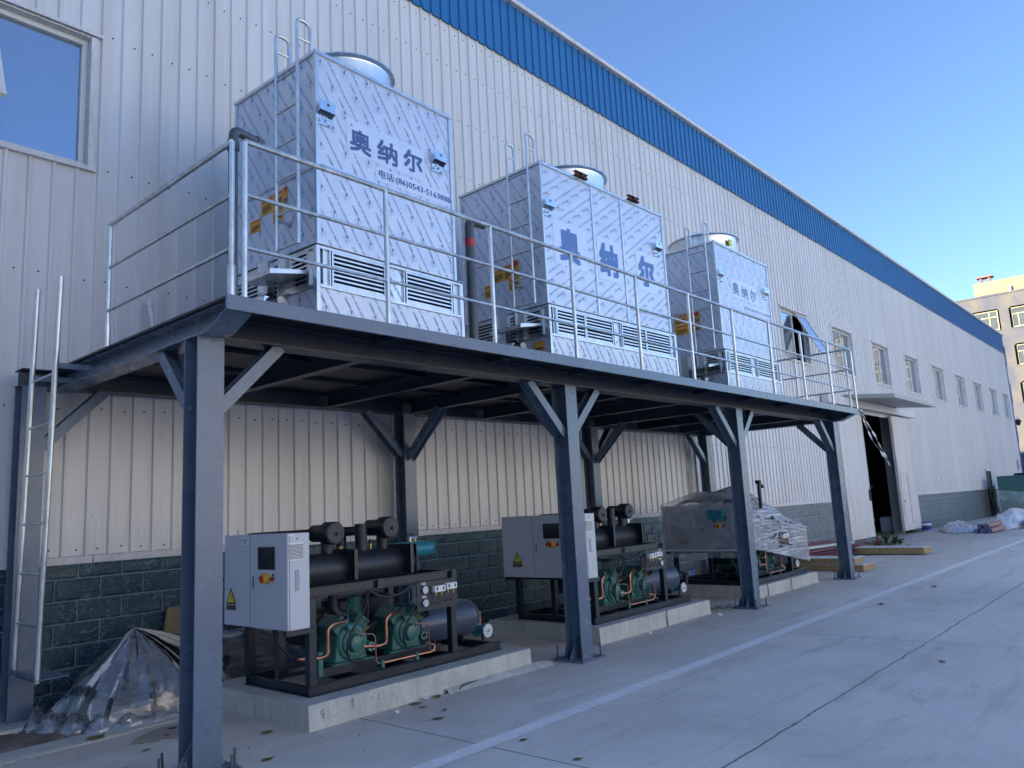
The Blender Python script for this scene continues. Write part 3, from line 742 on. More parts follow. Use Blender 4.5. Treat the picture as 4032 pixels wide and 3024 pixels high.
def fbF(mb, a0, d0, z0, a1, d1, z1, slat=False):
    y = -.04
    if slat: mb.slab([(a0, y+d0, z0-.008), (a0, y+d1, z0+.018), (a0, y+d1, z0+.022), (a0, y+d0, z0+.008)], (a1-a0, 0, 0))
    else: mb.box(a0, y+d0, z0, a1, y+d1, z1)
def fbL(mb, a0, d0, z0, a1, d1, z1, slat=False):
    x = -.04
    if slat: mb.slab([(x+d0, a0, z0-.008), (x+d1, a0, z0+.018), (x+d1, a0, z0+.022), (x+d0, a0, z0+.008)], (0, a1-a0, 0))
    else: mb.box(x+d0, a0, z0, x+d1, a1, z1)
def tower(X, yaw, w, d, H, label, fjoint, vj, lou, fan, lugz, chars, csz, cmat, sign, phone, rot, ind, lphase):
    T = thing('cooling_tower', label, 'cooling tower', (X, 5.5, 3.084), yaw, 'cooling towers on the platform')
    zs, zl = .866, .52
    fr = MB(); e = .034
    for (x, y) in ((0, 0), (w-e, 0), (0, d-e), (w-e, d-e)): fr.box(x, y, zs, x+e, y+e, H-.03)
    fr.box(-.006, -.006, H-.03, w+.006, e, H+.004).box(-.006, d-e, H-.03, w+.006, d+.006, H+.004).box(-.006, e, H-.03, e, d-e, H+.004).box(w-e, e, H-.03, w+.006, d-e, H+.004)
    fr.box(e, .002, zs, w-e, .03, zs+.012); fr.box(.002, e, zs, .03, d-e, zs+.012)
    if fjoint: fr.box(e, .004, fjoint-.012, w-e, .03, fjoint+.010)
    fr.box(.004, e, 1.615, .03, d-e, 1.64)
    for x in vj: fr.box(x-.018, .003, zs+.012, x+.018, .03, H-.03)
    for (x, y) in ((-.04, -.04), (w-.0, -.04)): fr.box(x, y, 0, x+e+.006, y+e+.006, zs-.002)
    fr.box(-.04, d, 0, 0, d+.04, zs-.002)
    for z0, z1 in ((zs-.03, zs-.002), (zl-.03, zl), (0, .03)):
        fr.box(e-.034, -.0405, z0, w, -.005, z1) if z0 else fr.box(0, -.0395, z0, w, -.005, z1); fr.box(-.0405, 0, z0, -.005, d, z1)
    fr.slab([(-.055, -.055, zs+.004), (-.055, -.055, zs+.012), (-.055, .01, zs+.032), (-.055, .01, zs+.012)], (w+.095, 0, 0))
    fr.slab([(-.0545, -.01, zs+.005), (-.0545, -.01, zs+.012), (.01, -.01, zs+.031), (.01, -.01, zs+.012)], (0, d+.03, 0))
    fr.build('frame', stainless, T, bev=.002, smooth=False)
    pi = .016
    # front panels
    xs = [e]+[v for v in vj]+[w-e]; zz = [zs+.012]+([fjoint] if fjoint else [])+[H-.03]
    fF = lambda a, b, off=.0015: (a, pi-off, b)
    for i in range(len(xs)-1):
        for j in range(len(zz)-1):
            p = MB().box(xs[i]+(.0 if i == 0 else .018), pi, zz[j]+(.0 if j == 0 else .01), xs[i+1]-(.0 if i == len(xs)-2 else .018), pi+.01, zz[j+1]-(0 if j == len(zz)-2 else .012)).build('front_panel', film, T, smooth=False)
            film_print(p, xs[i]+.02, xs[i+1]-.02, zz[j]+.012, zz[j+1]-.014, fF, rot, (.339 if not rot else .1, 2.643 if not j and False else 2.643-.203*12 if not rot else -.14))
    # left panels
    fL = lambda a, b, off=.0015: (pi-off, -a, b)
    for z0, z1, k in ((zs+.012, 1.614, 0), (1.642, H-.03, 1)):
        p = MB().box(pi, e, z0, pi+.01, d-e, z1).build('side_panel', film, T, smooth=False)
        film_print(p, -(d-e), -e, z0, z1, fL, False, (-.776+lphase, 2.64-.203*12))
    MB().box(w-.026, e, zs, w-.016, d-e, H-.03).box(e, d-.026, zs, w-e, d-.016, H-.03).build('rear_panel', stainless, T, smooth=False)
    MB().box(.0, .0, H-.012, w, d, H-.002).build('roof_plate', stainless, T, smooth=False)
    # inner core closes the body
    MB().box(.03, .03, zs, w-.03, d-.03, H-.02).build('inner_casing', dark, T, smooth=False)
    # louver band
    for kind, a, b in lou:
        if kind == 'L': louver(a, b, zl, zs-.03, fbF, T)
        else:
            q = MB().box(a, -.02, zl, b, -.01, zs-.03).box(a-.012, -.0402, zl, a, -.005, zs-.03).box(b, -.0402, zl, b+.012, -.005, zs-.03).build('blank_panel', stainless, T, smooth=False)
            if b-a > .1: film_print(q, a, b, zl, zs-.03, lambda s_, z: (s_, -.022, z), rot, (.3, .1))
    louver(.085, .33, zl, zs-.03, fbL, T); louver(.452, .61, zl, zs-.03, fbL, T); louver(.772, d-.1, zl, zs-.03, fbL, T)
    for a, b, z0 in ((.332, .45, .50), (.612, .77, .50)):
        MB().box(-.075, a, z0, -.042, b, .885).box(-.10, a, z0, -.075, a+.006, .885).box(-.10, b-.006, z0, -.075, b, .885).build('channel_post', stainless, T, smooth=False)
    MB().box(-.02, .03, zl, -.012, .07, zs-.03).box(-.0402, .07, zl, -.005, .084, zs-.03).box(-.02, d-.09, zl, -.012, d, zs-.03).build('blank_panel', stainless, T, smooth=False)
    MB().box(.04, .04, .0, w-.04, d-.04, zs).build('inner_casing', dark, T, smooth=False)
    # sump
    p = MB().box(0, -.028, .03, w, -.018, zl-.03).build('sump_panel', film, T, smooth=False)
    film_print(p, 0, w, .03, zl-.03, lambda s_, z: (s_, -.0295, z), False, (.2, .1))
    p = MB().box(-.028, 0, .03, -.018, d, zl-.03).build('sump_panel', film, T, smooth=False)
    film_print(p, -d, 0, .03, zl-.03, lambda s_, z: (-.0295, -s_, z), False, (.05, .0))
    MB().box(w, 0, 0, w+.03, d, zs).box(0, d, 0, w, d+.03, zs).build('rear_panel', stainless, T, smooth=False)
    # bolts
    bo = MB()
    for z in [zs+.12+.16*i for i in range(12)]:
        if z > H-.08: break
        for x in [w-e-.02]+[v-.035 for v in vj]: bo.cyl((x, pi, z), (x, pi-.012, z), .008, 8)
        bo.cyl((pi, d-e-.02, z), (pi-.012, d-e-.02, z), .008, 8)
    for q in range(5):
        x = .3+q*.31
        if x < w-.2: bo.cyl((x, pi, H-.05), (x, pi-.012, H-.05), .009, 8); bo.cyl((x+.06, pi, H-.05), (x+.06, pi-.012, H-.05), .009, 8)
    bo.cyl((.42, pi, 2.16), (.42, pi-.014, 2.16), .010, 8).cyl((.345, pi, 2.20), (.345, pi-.014, 2.20), .010, 8)
    bo.cyl((-.028, .08, .12), (-.045, .08, .12), .012, 8).cyl((-.028, .30, .12), (-.045, .30, .12), .012, 8)
    bo.build('panel_bolts', stainless, T)
    # fan ring
    cx_, cy_, r, top = fan
    MB().rev((cx_, cy_, H), (0, 0, 1), [(0, r), (top-H-.05, r), (top-H-.03, r+.006), (top-H-.012, r+.045), (top-H, r+.045), (top-H, r-.006), (0.02, r-.006)], 56).build('fan_ring', stainless, T)
    fb = MB()
    for i in range(18):
        a = math.radians(20*i+7); fb.cyl((cx_+math.cos(a)*(r+.028), cy_+math.sin(a)*(r+.028), top-.026), (cx_+math.cos(a)*(r+.028), cy_+math.sin(a)*(r+.028), top+.008), .009, 6)
    fb.build('ring_bolts', stainless, T)
    MB().cyl((cx_, cy_, H), (cx_, cy_, top-.12), .09, 14).bar((cx_-r+.01, cy_, top-.14), (cx_+r-.01, cy_, top-.14), .05, .01).bar((cx_, cy_-r+.01, top-.15), (cx_, cy_+r-.01, top-.15), .05, .01).build('fan_motor', black_paint, T)
    # lifting lugs
    for x in (.012, w-.31):
        z = lugz
        q = MB(); prof = [(.012, z), (.012, z+.085), (-.045, z+.115), (-.045, z+.21), (-.051, z+.21), (-.051, z+.112), (.004, z+.080), (.004, z)]
        q.slab([(x, a, b) for a, b in prof], (.17, 0, 0)).cyl((x+.09, -.052, z+.175), (x+.09, -.0535, z+.175), .017, 14)
        lo = q.build('lifting_lug', chrome, T, bev=.0015, smooth=False)
        hb = MB()
        for dx, dz in ((.03, .035), (.055, .06), (.10, .052), (.14, .022)): hb.cyl((x+dx, .004, z+dz), (x+dx, -.016, z+dz), .013, 6)
        hb.build('lug_bolts', stainless, lo)
        MB().cyl((x+.09, -.0515, z+.175), (x+.09, -.0545, z+.175), .012, 12).build('lug_hole', dark, lo)
    # ladder
    L = MB().tube([(-.12, .10, .89), (-.12, .10, 2.94), (-.12, .10, 3.04), (.02, .10, 3.04), (.02, .10, H)], .0165, 10, rnd=.10).build('ladder_stile', galv, T)
    L2 = MB().tube([(-.12, .43, .89), (-.12, .43, 2.92), (-.12, .43, 3.03), (.02, .43, 3.03), (.02, .43, H)], .0165, 10, rnd=.10).build('ladder_stile', galv, T)
    for y in (.10, .43):
        MB().cyl((-.12, y, 2.853), (.02, y, 2.853), .0125, 8).build('hoop_bar', galv, T)
        MB().cyl((-.12, y, 1.19), (.012, y, 1.19), .0165, 10).cyl((.004, y, 1.19), (.014, y, 1.19), .035, 12).build('ladder_bracket', galv, T)
    for i in range(6):
        z = .905+.327*i; MB().cyl((-.12, .10, z), (-.12, .43, z), .0115, 8).build('rung', galv, T)
    # stickers
    for k2, (v0, v1, z0, z1, hd) in enumerate(ind):
        y0, y1 = v0, v1; x = pi-.004
        s_ = MB().add([(x, y0, z0), (x, y1, z0), (x, y1, z1), (x, y0, z1)], [(0, 3, 2, 1)]).build('warning_sticker', orange, T, smooth=False)
        h = z1-z0; wd = y1-y0; q = MB()
        if hd == 1:
            q.add([(x-.002, y0+wd*.1, z1-h*.26), (x-.002, y1-wd*.1, z1-h*.26), (x-.002, y1-wd*.1, z1-h*.06), (x-.002, y0+wd*.1, z1-h*.06)], [(0, 3, 2, 1)])
        elif hd == 2:
            q.rev((x-.002, (y0+y1)/2, z1-h*.16), (-1, 0, 0), [(0, 0), (0.0005, wd*.36), (.001, wd*.36), (.001, wd*.24)], 16)
            q.bar((x-.002, y1-wd*.25, z1-h*.38), (x-.002, y0+wd*.25, z1-h*.55), .012, .002)
        else: q.add([(x-.002, y0+wd*.1, z1-h*.2), (x-.002, y1-wd*.1, z1-h*.2), (x-.002, y1-wd*.1, z1-h*.1), (x-.002, y0+wd*.1, z1-h*.1)], [(0, 3, 2, 1)])
        q.build('sticker_heading', redink, s_, smooth=False)
        q = MB(); zb = z0+h*(.12 if hd != 2 else .08); n_ = 5
        for l in range(n_):
            z = zb+l*h*(.09 if hd != 2 else .06); q.add([(x-.0022, y0+wd*.12+(wd*.3 if l == 0 else 0), z), (x-.0022, y1-wd*.12, z), (x-.0022, y1-wd*.12, z+h*.045), (x-.0022, y0+wd*.12+(wd*.3 if l == 0 else 0), z+h*.045)], [(0, 3, 2, 1)])
        q.build('sticker_text', blackink if hd != 2 else navy, s_, smooth=False)
        if hd == 1:
            q = MB(); text_in(q, '警示', -(y1-wd*.16), z1-h*.24, -(y0+wd*.16), z1-h*.08, lambda a, b: (x-.003, -a, b), .01, 1); q.build('sticker_writing', white_pl, s_, smooth=False)
    # lettering
    pn = MB()
    for q in sign: pn.add([(q[0], pi-.0028, q[1]), (q[2], pi-.0028, q[1]), (q[2], pi-.0028, q[3]), (q[0], pi-.0028, q[3])], [(0, 1, 2, 3)])
    pn = pn.build('name_sheet', signfilm, T, smooth=False)
    q = MB()
    for c_, (a, b) in zip('奥纳尔', chars):
        q = MB(); sh_ = csz[2]*.38*csz[0]
        for n_, (ux, uz) in enumerate(((0, 0), (1, 1), (-1, 1), (1, -1), (-1, -1))):
            text_in(q, c_, a+sh_*(1+ux), b+sh_*(1+uz), a+csz[0]-sh_*(1-ux), b+csz[1]-sh_*(1-uz), lambda s_, z, n_=n_: (s_, pi-.0045-.00025*n_, z), 0., 2)
        q.build('company_name', cmat, pn, smooth=False)
    q = MB(); text_in(q, '电话:(86)0543-5163888', phone[0], phone[1], phone[2], phone[3], lambda s_, z: (s_, pi-.0045, z), .0, 2)
    text_in(q, '电话:(86)0543-5163888', phone[0]+.005, phone[1]+.002, phone[2]+.005, phone[3]+.002, lambda s_, z: (s_, pi-.005, z), .0, 2)
    q.build('phone_number', phone[4], pn, smooth=False)
    # pump under a sheet-metal awning
    aw = MB().slab([(-.05, .08, .655), (-.05, .08, .625), (-.42, .08, .555), (-.42, .08, .60)], (0, .5, 0)).build('pump_awning', stainless, T, smooth=False)
    pm = MB().rev((-.24, .36, 0), (0, 0, 1), [(0, .09), (.03, .11), (.20, .11), (.22, .095), (.40, .095), (.43, .07), (.47, .03), (.47, 0)], 20)
    for i in range(14):
        a = i*2*math.pi/14; pm.bar((-.24+math.cos(a)*.09, .36+math.sin(a)*.09, .22), (-.24+math.cos(a)*.09, .36+math.sin(a)*.09, .40), .006, .03)
    pm = pm.build('pump', rubber, T)
    MB().box(-.34, .30, .34, -.19, .46, .43).build('terminal_box', chrome, pm, bev=.006)
    MB().cyl((-.19, .27, .40), (-.205, .25, .40), .032, 16).cyl((-.14, .30, .38), (-.155, .28, .38), .032, 16).build('pump_gauge', white_pl, pm)
    MB().tube([(-.24, .36, .1), (-.24, .1, .1), (-.03, .1, .1)], .03, 10, rnd=.05).build('pump_pipe', rubber, pm)
    return T
t1 = tower(3.818, .031, 1.767, 1.344, 2.743, 'nearest cooling tower, square, film wrapped, its front split by one horizontal joint, ladder at left', 1.655, [],
      [('P', .04, .10), ('L', .124, .742), ('P', .776, .972), ('L', 1.0, 1.64), ('P', 1.665, 1.755)], (.885, .67, .475, 3.09), 2.035,
      [(.39, 1.905), (.725, 1.91), (1.068, 1.93)], (.262, .232, .07), navy, [(.355, 1.875, 1.36, 2.215), (.705, 1.70, 1.73, 1.845)], (.735, 1.725, 1.722, 1.82, blackink if False else navy),
      False, [(.69, .887, 1.39, 1.555, 1), (.518, .69, 1.415, 1.565, 0), (.45, .518, 1.40, 1.575, 2), (.896, 1.08, 1.262, 1.388, 0), (.52, .69, 1.262, 1.41, 0)], 0)
t2 = tower(7.032, -.021, 2.779, 1.428, 2.68, 'middle cooling tower, the widest one, front in three upright panels with large stencilled characters', None, [1.04, 1.705],
      [('P', .04, .085), ('L', .10, .66), ('L', .665, 1.24), ('P', 1.272, 1.42), ('L', 1.45, 2.02), ('L', 2.025, 2.64), ('P', 2.665, 2.765)], (1.366, .71, .575, 3.012), 2.0,
      [(.30, 1.485), (1.13, 1.47), (2.04, 1.485)], (.42, .45, .12), navy2, [(.20, 1.43, .88, 2.0), (1.09, 1.41, 1.66, 1.99), (2.0, 1.42, 2.52, 1.98), (1.74, 1.05, 2.74, 1.17)], (1.757, 1.065, 2.735, 1.15, inkgrey),
      True, [(.69, .885, 1.33, 1.52, 1), (.56, .69, 1.33, 1.52, 0), (.44, .56, 1.33, 1.54, 2), (.865, 1.05, 1.17, 1.335, 0), (.44, .62, 1.18, 1.33, 0)], .1)
t3 = tower(11.564, .006, 2.132, 1.40, 2.72, 'farthest cooling tower, plain single front sheet with faded small characters, nearest the windows', None, [],
      [('P', .04, .075), ('L', .09, .90), ('P', .93, 1.135), ('L', 1.165, 1.99), ('P', 2.02, 2.11)], (1.046, .70, .585, 3.08), 2.03,
      [(.58, 1.91), (.925, 1.90), (1.275, 1.90)], (.255, .225, .05), navy3, [(.54, 1.86, 1.58, 2.18), (1.02, 1.68, 2.08, 1.80)], (1.04, 1.69, 2.07, 1.775, inkgrey),
      False, [(.62, .86, 1.43, 1.60, 1), (.50, .62, 1.43, 1.60, 0), (.37, .50, 1.40, 1.60, 2), (.60, .86, 1.25, 1.42, 0), (.37, .60, 1.25, 1.39, 0)], .18)
o = MB().add([(-.031, .06, .32), (-.031, .24, .32), (-.031, .24, .45), (-.031, .06, .45)], [(0, 3, 2, 1)]).build('warning_sticker', orange, t2, smooth=False)
q = MB()
for i in range(6): q.box(-.0325, .085+i*.024, .35, -.0322, .102+i*.024, .375)
q.build('sticker_text', blackink, o, smooth=False)
for x in (.80, 2.0):
    MB().ib((x-.13, -.02, 2.72), (x+.13, -.02, 2.72), .06, .05, .006, .006).bar((x, -.06, 2.715), (x, .16, 2.715), .05, .05).build('roof_bracket', rust, t2, smooth=False)
q = MB().box(1.046-.22, .70-.60, 2.86, 1.046-.12, .70-.585, 2.96).build('ring_label', yellow_lab, t3, smooth=False)
MB().box(1.046-.5, .70-.6, 2.9, 1.046-.3, .70-.35, 2.95).build('ring_plate', white_pl, t3, smooth=False) if False else None

# ------------------------------------------------------------------ pipes on the deck
p = MB().tube([(2.64, 4.80, 3.09), (2.64, 4.80, 4.36), (2.86, 4.86, 4.36)], .034, 14, rnd=.06).rev((2.64, 4.8, 4.20), (0, 0, 1), [(0, .034), (0, .042), (.07, .042), (.07, .034)], 16)
p.rev((2.84, 4.855, 4.36), (.96, .26, 0), [(0, .034), (0, .042), (.06, .042), (.06, .03)], 16)
tag(p.build('plastic_pipe', grey_pvc), 'dark grey plastic pipe with elbow standing in the left corner behind the guard rail', 'pipe', 'grey pipes on the platform')
p = MB().tube([(5.90, 5.65, 3.09), (5.90, 5.65, 4.75), (6.2, 5.72, 4.80)], .052, 16, rnd=.08)
o = tag(p.build('plastic_pipe', grey_pvc), 'dark grey plastic riser with a red band between the first and second cooling towers', 'pipe', 'grey pipes on the platform')
MB().rev((5.90, 5.65, 4.45), (0, 0, 1), [(0, .05), (0, .055), (.085, .055), (.085, .05)], 18).build('red_band', red, o)
p = MB().cyl((3.50, 7.80, 3.09), (3.42, 7.9, 3.90), .022, 12).cyl((3.424, 7.895, 3.86), (3.418, 7.902, 3.93), .032, 12)
tag(p.build('white_pipe', white_pl), 'thin white plastic pipe leaning against the hall wall at the left of the deck', 'pipe')

# ------------------------------------------------------------------ concrete pads and chillers
def pad(x0, y0, x1, y1, label, seed):
    rnd = random.Random(seed); mb = MB(); nx = 26
    for z, e in ((-.02, 0), (.19, .012)): pass
    vs = []; h = .19
    for i in range(nx+1):
        x = x0+(x1-x0)*i/nx; j = rnd.uniform(-.006, .006)
        vs += [(x, y0-.004+j, -.02), (x, y0+.004+rnd.uniform(-.004, .004), h-.012), (x, y0+.014, h-rnd.uniform(0, .003)), (x, y1-.014, h), (x, y1, h-.012), (x, y1, -.02)]
    mb.add(vs, [(i*6+k, (i+1)*6+k, (i+1)*6+k+1, i*6+k+1) for i in range(nx) for k in range(5)])
    mb.add([vs[k] for k in range(6)], [(5, 4, 3, 2, 1, 0)]); mb.add([vs[nx*6+k] for k in range(6)], [(0, 1, 2, 3, 4, 5)])
    o = mb.build('concrete_pad', pad_m, smooth=False); tag(o, label, 'plinth', 'concrete machine pads'); return o
pad(3.59, 5.36, 6.22, 6.95, 'rough concrete pad under the nearest chiller, marked with small dark scribbles', 1)
pad(7.55, 5.44, 10.22, 7.2, 'rough concrete pad under the middle chiller', 2)
pad(11.9, 5.46, 14.36, 7.4, 'rough concrete pad under the film wrapped chiller', 3)
sk_ = MB()
for (a, b) in ((3.70, .10), (3.98, .12)):
    text_in(sk_, '240' if a < 3.8 else '450', 0, 0, .075 if a < 3.8 else .07, .03, lambda u, v: (a+v*.8, 5.348, b+.05-u), .0, 1)
tag(sk_.build('chalk_mark', brickdirt, smooth=False), 'small handwritten figures on the front of the nearest pad', 'marking')

def warn(parent, x, y, z, s=.16):
    """electric shock triangle on a face that looks to -X"""
    tr = MB().add([(x-.001, y+s/2, z), (x-.001, y-s/2, z), (x-.001, y, z+s*.86)], [(0, 2, 1), (0, 1, 2)]).build('warning_label', blackink, parent, smooth=False)
    MB().add([(x-.002, y+s*.37, z+s*.075), (x-.002, y-s*.37, z+s*.075), (x-.002, y, z+s*.72)], [(0, 1, 2)]).build('label_yellow', yellow_lab, tr, smooth=False)
    b = MB(); k = s
    P = [(.03, .58), (-.07, .36), (.0, .36), (-.04, .20), (-.07, .21), (-.02, .12), (.02, .22), (-.01, .22), (.07, .40), (.0, .40), (.06, .57)]
    b.add([(x-.003, y+q[0]*k, z+q[1]*k) for q in P], [tuple(range(len(P)))]); b.build('label_bolt', blackink, tr, smooth=False)
    pl_ = MB().add([(x-.001, y+s*.5, z-.052), (x-.001, y-s*.5, z-.052), (x-.001, y-s*.5, z-.006), (x-.001, y+s*.5, z-.006)], [(0, 1, 2, 3)]).build('label_plate', mat('label_olive', (.16, .17, .10), .5), tr, smooth=False) if 'label_olive' not in MATS else \
        MB().add([(x-.001, y+s*.5, z-.052), (x-.001, y-s*.5, z-.052), (x-.001, y-s*.5, z-.006), (x-.001, y+s*.5, z-.006)], [(0, 1, 2, 3)]).build('label_plate', MATS['label_olive'], tr, smooth=False)
    q = MB(); text_in(q, '当心触电', -(y+s*.42), z-.045, -(y-s*.42), z-.014, lambda a, b_: (x-.0022, -a, b_), .01, 1); q.build('label_writing', blackink, tr, smooth=False)

def compressor(T, x, y, z):
    b = MB(); q = Vector((x, y, z))
    # crankcase: rounded upright housing with a motor barrel behind
    b.rev(q+Vector((0, -.02, .13)), (0, 1, 0), [(0, 0), (0, .125), (.02, .14), (.22, .14), (.24, .128), (.50, .128), (.52, .11), (.54, 0)], 24)
    b.slab([q+Vector((-.16, 0, -.005)), q+Vector((.14, 0, -.005)), q+Vector((.115, 0, .10)), q+Vector((.12, 0, .20)), q+Vector((-.12, 0, .20)), q+Vector((-.145, 0, .10))], (0, .22, 0))
    o = b.build('compressor', green, T, bev=.006)
    f = MB(); f.box(x-.2, y-.03, z-.018, x+.19, y+.06, z-.004).box(x-.2, y+.2, z-.018, x+.19, y+.26, z-.004); f.build('mounting_feet', green, o, bev=.003)
    for s_ in (-1, 1):
        h = MB(); c = q+Vector((s_*.085, .11, .235)); dr_ = Vector((s_*.62, 0, .78)).normalized(); sd = Vector((dr_.z, 0, -dr_.x))
        for r0, r1, ww in ((-.05, .045, .062), (.045, .055, .070), (.055, .075, .064)):
            vs = []
            for t in (r0, r1):
                for i, j in ((-1, -1), (1, -1), (1, 1), (-1, 1)): vs.append(c+dr_*t+sd*ww*i+Vector((0, .105*j, 0)))
            h.add(vs, [(3, 2, 1, 0), (4, 5, 6, 7), (0, 1, 5, 4), (1, 2, 6, 5), (2, 3, 7, 6), (3, 0, 4, 7)])
        ho = h.build('cylinder_head', green, o, bev=.006)
        hb = MB()
        for i in (-1, 0, 1):
            for j in (-1, 1): c2 = c+dr_*.075+sd*.045*j+Vector((0, .085*i, 0)); hb.cyl(c2, c2+dr_*.010, .008, 6)
        hb.build('head_bolts', green, ho)
    d_ = MB(); c = q+Vector((-.005, -.022, .125))
    d_.rev(c, (0, -1, 0), [(0, .10), (.012, .10), (.016, .095), (.016, .07), (.03, .062), (.055, .058), (.058, .052), (.058, 0)], 24)
    for i in range(12): a = math.radians(30*i); p_ = c+Vector((math.cos(a)*.085, -.016, math.sin(a)*.085)); d_.cyl(p_, p_+Vector((0, -.008, 0)), .007, 6)
    for i in range(8): a = math.radians(45*i+10); p_ = c+Vector((math.cos(a)*.055, -.05, math.sin(a)*.055)); d_.cyl(p_, p_+Vector((0, -.012, 0)), .008, 6)
    d_.build('bearing_cover', green, o)
    e_ = MB(); c = q+Vector((.165, .03, .07))
    e_.rev(c, (0, -1, 0), [(-.09, 0), (-.09, .04), (0, .042), (.01, .03), (.04, .028), (.04, .036), (.052, .036), (.052, .016), (.04, .016)], 16); eo = e_.build('suction_valve', green, o)
    hb = MB()
    for i in range(4): a = math.radians(90*i+45); p_ = c+Vector((math.cos(a)*.027, -.052, math.sin(a)*.027)); hb.cyl(p_, p_+Vector((0, -.008, 0)), .006, 6)
    hb.build('valve_bolts', chrome, eo)
    MB().cyl(q+Vector((.10, -.02, .20)), q+Vector((.13, -.05, .225)), .011, 10).build('brass_fitting', brass, o)
    MB().cyl(q+Vector((.13, -.05, .225)), q+Vector((.17, -.085, .255)), .022, 12).build('sensor_cap', rubber, o)
    MB().cyl(q+Vector((.055, .0, .26)), q+Vector((.07, -.03, .30)), .006, 8).build('brass_fitting', brass, o)
    MB().cyl(q+Vector((-.06, -.025, .235)), q+Vector((-.055, -.05, .245)), .022, 8).build('plug', green, o)
    fb_ = MB()
    for i in range(9): fb_.rev(q+Vector((0, .26+i*.026, .13)), (0, 1, 0), [(0, .127), (0, .137), (.008, .137), (.008, .127)], 20)
    fb_.build('motor_ribs', green, o)
    k = 1.16; o.scale = (k, k, k); o.location = ((1-k)*x, (1-k)*(y+.1), (1-k)*(z-.018))
    return o
def chiller(ox, oy, label, dy=0, dx=0, wrapped=False, pl=.0):
    """dy widens the frame and its cabinet; dx moves the upper vessels"""
    T = thing('chiller', label, 'chiller', (ox, oy, .19), 0, 'packaged chillers under the platform')
    Wd = 1.0+dy*.75; L = 2.28
    s = MB()
    for y in (0, Wd-.05):
        s.box(0, y, 0, L, y+.05, .01).box(0, y, .075, L, y+.05, .085).box(0, y+.02, .01, L, y+.028, .075)
    for x in (0, .55, 1.1, 1.62, L-.05):
        s.box(x, .05, .001, x+.05, Wd-.05, .011).box(x, .05, .066, x+.05, Wd-.05, .076).box(x+.02, .05, .011, x+.028, Wd-.05, .066)
    s.build('skid_frame', black_paint, T, bev=.002, smooth=False)
    for y in (.20, .52):
        MB().box(.12, y, .086, 1.62, y+.045, .095).box(.12, y, .15, 1.62, y+.045, .158).box(.12, y+.004, .095, 1.62, y+.012, .15).build('bearer_rail', black_paint, T, smooth=False)
    for (x, y, z) in ((0, 0, .77), (1.59, 0, .77), (0, Wd-.07, .545), (1.59, Wd-.07, .77), (0.03, Wd*.5, .545)):
        MB().box(x, y+.002, .0855, x+.07, y+.07, z).build('post', black_paint, T, bev=.003, smooth=False)
    def chan(p0, p1, parent=T):
        (x0, y0), (x1, y1) = p0, p1; q = MB()
        if abs(x1-x0) > abs(y1-y0): q.box(x0, y0, .772, x1, y0+.045, .781).box(x0, y0, .846, x1, y0+.045, .855).box(x0, y0+.028, .781, x1, y0+.036, .846)
        else: q.box(x0, y0, .773, x0+.045, y1, .780).box(x0, y0, .845, x0+.045, y1, .852).box(x0+.02, y0, .780, x0+.028, y1, .845)
        return q.build('top_beam', black_paint, parent, bev=.0015, smooth=False)
    chan((-.0, 0), (1.665, 0)); chan((0, Wd-.05), (1.665, Wd-.05)); chan((1.62, .046), (1.62, Wd-.051)); chan((0.01, .046), (.01, Wd-.051))
    ly = MB().slab([(1.60, -.004, .775), (1.668, -.004, .775), (1.668, -.004, .858), (1.61, -.004, .858)], (0, .008, 0)).cyl((1.635, -.005, .815), (1.635, -.010, .815), .02, 14)
    ly.build('lifting_eye', black_paint, T); MB().slab([(.70, -.004, .775), (.765, -.004, .775), (.765, -.004, .858), (.71, -.004, .858)], (0, .008, 0)).build('lifting_eye', black_paint, T)
    # shelf and cabinet
    y1 = .86+dy
    MB().box(-.27, -.09, .515, -.0, -.05, .557).box(-.27, y1-.06, .515, 0, y1-.02, .557).box(-.06, -.05, .515, 0.0, y1-.06, .557).build('cabinet_bracket', black_paint, T, smooth=False)
    C = MB().box(-.268, -.11, .56, -.066, y1, 1.305).build('control_cabinet', cab, T, bev=.004, smooth=False)
    MB().box(-.2695, -.1085, .565, -.2678, y1-.002, 1.30).build('cabinet_door', cab, C, smooth=False)
    split = .44 if not dy else .69
    x = -.2697
    MB().box(x-.0006, split-.0025, .562, x+.001, split+.0025, 1.304).box(-.252, -.1112, .562, -.248, -.1095, 1.303).build('door_gap', rubber, C, smooth=False)
    sy = .065 if not dy else .27 if dy < .5 else .24
    sc_ = MB().box(x-.006, sy, 1.025, x+.001, sy+.25, 1.205).build('screen', rubber, C, bev=.002, smooth=False)
    MB().box(x-.0075, sy+.015, 1.04, x-.006, sy+.235, 1.19).build('screen_glass', screenm, sc_, smooth=False)
    ec = sy+.115
    es = MB().rev((x, ec, .955), (-1, 0, 0), [(0, .045), (.012, .045), (.02, .036), (.05, .036), (.05, .02)], 20).build('emergency_switch', yellow, C)
    MB().bar((x-.05, ec-.005, .93), (x-.05, ec+.005, .98), .022, .03).build('switch_knob', red, es)
    for yy in (ec-.085, ec+.075):
        bt_ = MB().cyl((x, yy, .953), (x-.022, yy, .953), .018, 14).build('push_button', red, C); MB().box(x-.002, yy-.012, .974, x+.0005, yy+.012, .992).build('button_tag', blackink, bt_, smooth=False)
    hd = MB().box(x-.004, split-.062, .865, x+.001, split-.042, .97).build('door_handle', chrome, C, bev=.002, smooth=False)
    MB().box(x-.006, split-.058, .875, x-.004, split-.046, .955).build('handle_recess', rubber, hd, smooth=False)
    warn(C, x-.001, .745 if not dy else .96 if dy < .5 else 1.025, .735, .16)
